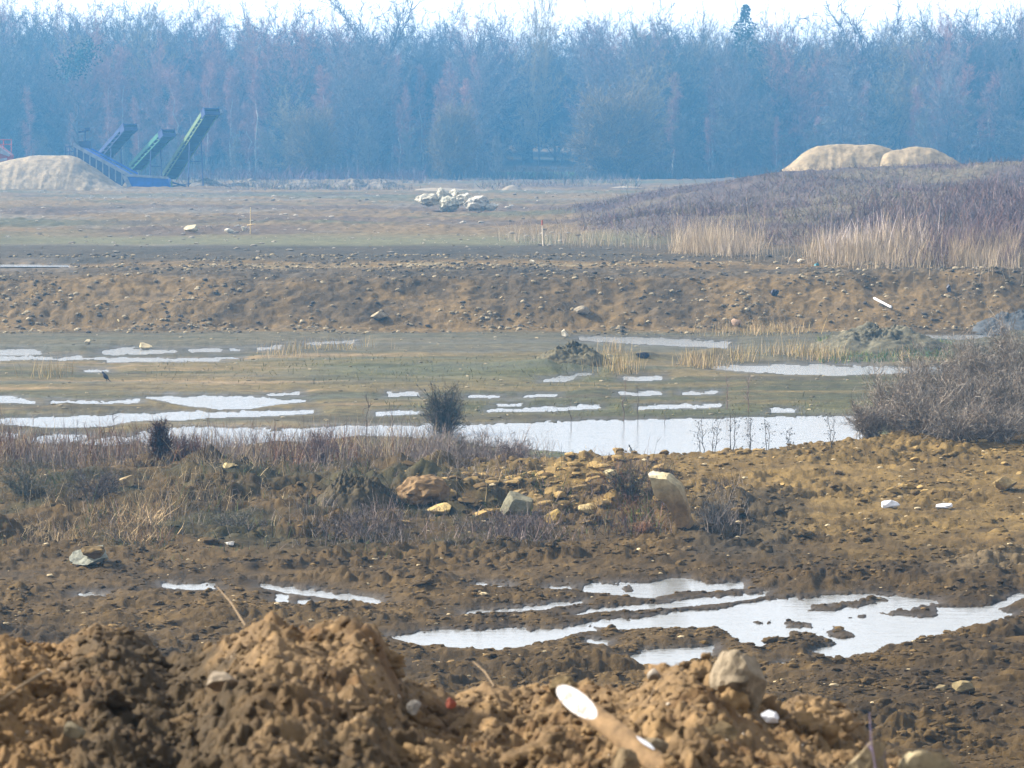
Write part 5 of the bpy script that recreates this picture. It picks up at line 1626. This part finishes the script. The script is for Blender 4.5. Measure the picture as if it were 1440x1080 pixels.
# ================================================================== BIRDS
def bird(name, foot, length, pitch, yaw, label, cat, cb, cbelly=None, legs=.22, capc=None, group=None, neck=0.0):
    """lofted body from bill to tail; x forward"""
    st = [(-.02, .0, .004), (.06, .0, .016), (.085, .0, .045), (.13, .01, .066), (.19, .0, .060), (.25, -.02, .085), (.34, -.04, .125), (.46, -.05, .140), (.58, -.045, .115), (.70, -.035, .075), (.80, -.03, .045), (.92, -.03, .040), (1.0, -.03, .030)]
    V, T, Cc = [], [], []
    k = 10
    for i, (t, dz, r) in enumerate(st):
        flat = 1.0 if t < .7 else (.45 if t < .9 else .2)
        for q in range(k):
            an = 2 * pi * q / k
            lift = neck * max(0, .32 - t)
            V.append((.5 - t, math.cos(an) * r * .9, dz + lift + math.sin(an) * r * flat))
            c = cb
            if cbelly is not None and math.sin(an) < .2 and .2 < t < .75: c = cbelly
            if capc is not None and t < .2: c = capc
            if t < .07: c = (.04, .04, .045)
            Cc.append(c)
    for i in range(len(st) - 1):
        for q in range(k):
            r_ = (q + 1) % k
            T += [(i * k + q, i * k + r_, (i + 1) * k + r_), (i * k + q, (i + 1) * k + r_, (i + 1) * k + q)]
    n = len(st) - 1
    for q in range(1, k - 1): T += [(n * k, n * k + q, n * k + q + 1), (0, q + 1, q)]
    V = np.array(V); Cc = np.array(Cc)
    # folded wings, a shallow shell on each flank
    c, s = math.cos(pitch), math.sin(pitch)
    V = np.stack([V[:, 0] * c - V[:, 2] * s, V[:, 1], V[:, 0] * s + V[:, 2] * c], 1) * length
    lv = []
    hip = np.array([0, 0, -.12]) * length
    hl = legs * length
    zmin = hip[2] - hl
    for sg in (-1, 1):
        h0 = hip + np.array([.02, sg * .05, .02]) * length; kn = h0 + np.array([-.02 * length, 0, -hl * .5]); ft = np.array([h0[0] + .01 * length, h0[1], zmin])
        lv.append(prisms([h0, kn], [kn, ft], [.028 * length, .012 * length], [.012 * length, .010 * length], (.03, .03, .03), 5))
        for dy in (-.05, 0, .05): lv.append(prisms([ft], [ft + np.array([.09, dy, .0]) * length], .009 * length, .004 * length, (.03, .03, .03), 4))
    V, T, Cc = cat_meshes([(V, np.array(T), Cc)] + lv)
    V[:, 2] -= zmin
    cy, sy = math.cos(yaw), math.sin(yaw)
    V = np.stack([V[:, 0] * cy - V[:, 1] * sy, V[:, 0] * sy + V[:, 1] * cy, V[:, 2]], 1)
    o = link(name, newmesh(name, V, T, Cc, M_bird, True), loc=tuple(foot))
    tag(o, label, cat, group)
    return o


g = hit(150, 537)
bird('crow', g, .46, math.radians(46), math.radians(170), 'black crow standing on the wet pit floor at the left', 'crow', (.012, .012, .022), legs=.20)
g = Vector(at_y(888, 646, 67.4)); g.z = .0
bird('wading_bird', g, .30, math.radians(58), math.radians(175), 'small grey wading bird with a dark cap at the pond edge', 'bird', (.13, .125, .11), (.42, .41, .38), legs=.42, capc=(.03, .03, .035), neck=.15)
for i, (px, row, lb) in enumerate([
    (587, 541, 'tiny dark bird perched topmost left of the willow bush'), (598, 548, 'tiny dark bird perched near the upper left of the willow'), (601, 553, 'tiny dark bird perched just below another at the upper left of the willow'),
    (588, 556, 'tiny dark bird out on a twig left of the willow'), (610, 566, 'tiny dark bird sitting inside the head of the willow'), (593, 571, 'tiny dark bird on the lower left twigs of the willow'),
    (592, 583, 'lowest tiny dark bird on the left of the willow'), (596, 582, 'tiny dark bird right beside the lowest one on the willow')]):
    p = at_y(px, row + 2, 72.9)
    bird('perched_bird', p, .10, math.radians(55), math.radians(160 + 40 * (i % 3)), lb, 'bird', (.012, .012, .016), legs=.1, group='small birds in the willow bush')
    # the twig it sits on
    q_ = np.array([(625 - 720) / F * 73.2, 73.2, .30])
    mid = (p + q_) / 2 + np.array([0, 0, .08])
    wb = [ob for ob in COL.objects if ob.name == 'willow_bush'][0]
    V, T, Cc = tube([q_, mid, p + np.array([0, 0, .004])], [.006, .005, .003], (.07, .055, .045), 4)
    link('twig', newmesh('twig', V - np.array(wb.location), T, Cc, M_plant), wb)

# ================================================================== HAZE
m = bpy.data.materials.new('haze'); m.use_nodes = True
nt = m.node_tree; nt.nodes.clear()
out = nt.nodes.new('ShaderNodeOutputMaterial'); pv = nt.nodes.new('ShaderNodeVolumePrincipled')
HAZE_D = 0.0007
pv.inputs['Color'].default_value = (.18, .55, 1.0, 1)
pv.inputs['Density'].default_value = HAZE_D
pv.inputs['Anisotropy'].default_value = .2
nt.links.new(pv.outputs[0], out.inputs['Volume'])
x0, x1, y0, y1, z0, z1 = -420, 420, -60, 760, -2.2, 32
V = np.array([[x0, y0, z0], [x1, y0, z0], [x1, y1, z0], [x0, y1, z0], [x0, y0, z1], [x1, y0, z1], [x1, y1, z1], [x0, y1, z1]])
hz = link('haze', newmesh('haze', V, [(3, 2, 1, 0), (4, 5, 6, 7), (0, 1, 5, 4), (1, 2, 6, 5), (2, 3, 7, 6), (3, 0, 4, 7)], None, m))
tag(hz, 'pale blue winter haze lying over the pit and wood', 'haze', kind='stuff')

# ================================================================== LIGHT, SKY, CAMERA
EL, AZ = math.radians(34), math.radians(-72)      # sun to the left and a little in front of the camera's shoulder
w = bpy.data.worlds.new('World'); SC.world = w; w.use_nodes = True
nt = w.node_tree
bg = nt.nodes['Background']
sky = nt.nodes.new('ShaderNodeTexSky'); sky.sky_type = 'NISHITA'; sky.sun_disc = False
sky.sun_elevation = EL; sky.sun_rotation = AZ
sky.air_density = 1.0; sky.dust_density = 3.0; sky.ozone_density = 1.0; sky.altitude = 50
# thin high cloud: the blue is veiled towards white
hsv = nt.nodes.new('ShaderNodeHueSaturation'); hsv.inputs['Saturation'].default_value = .5
nt.links.new(sky.outputs[0], hsv.inputs['Color'])
tcs = nt.nodes.new('ShaderNodeTexCoord'); sep = nt.nodes.new('ShaderNodeSeparateXYZ'); nt.links.new(tcs.outputs['Generated'], sep.inputs[0])
rmp = nt.nodes.new('ShaderNodeMapRange'); rmp.inputs['From Min'].default_value = .05; rmp.inputs['From Max'].default_value = .75; rmp.inputs['To Min'].default_value = .85; rmp.inputs['To Max'].default_value = .02
nt.links.new(sep.outputs['Z'], rmp.inputs[0])
nt.links.new(mixc(nt, hsv.outputs[0], (4.6, 4.45, 4.5), rmp.outputs[0]), bg.inputs['Color'])
bg.inputs['Strength'].default_value = .15
sun = bpy.data.lights.new('sun', 'SUN'); sun.energy = 4.9; sun.angle = math.radians(3); sun.color = (1, .94, .84)
so = bpy.data.objects.new('sun', sun); COL.objects.link(so)
sd = Vector((math.sin(AZ) * math.cos(EL), math.cos(AZ) * math.cos(EL), math.sin(EL)))
so.rotation_euler = sd.to_track_quat('Z', 'Y').to_euler(); so.location = (-30, -10, 40)

cam = bpy.data.cameras.new('camera'); co = bpy.data.objects.new('camera', cam); COL.objects.link(co)
co.location = (0, 0, HC); co.rotation_euler = (pi / 2 - TH, 0, 0)
cam.sensor_width = 36; cam.lens = 36 * F / 1440
cam.clip_start = .1; cam.clip_end = 5000
cam.dof.use_dof = True; cam.dof.focus_distance = 70; cam.dof.aperture_fstop = 15
SC.camera = co
SC.view_settings.view_transform = 'Standard'; SC.view_settings.look = 'None'
SC.view_settings.exposure = 1.38; SC.view_settings.gamma = 1
SC.cycles.use_denoising = True
SC.cycles.max_bounces = 5; SC.cycles.diffuse_bounces = 2; SC.cycles.glossy_bounces = 2; SC.cycles.volume_bounces = 0
SC.cycles.transparent_max_bounces = 4
print('trees', nT, 'objects', len(bpy.data.objects))
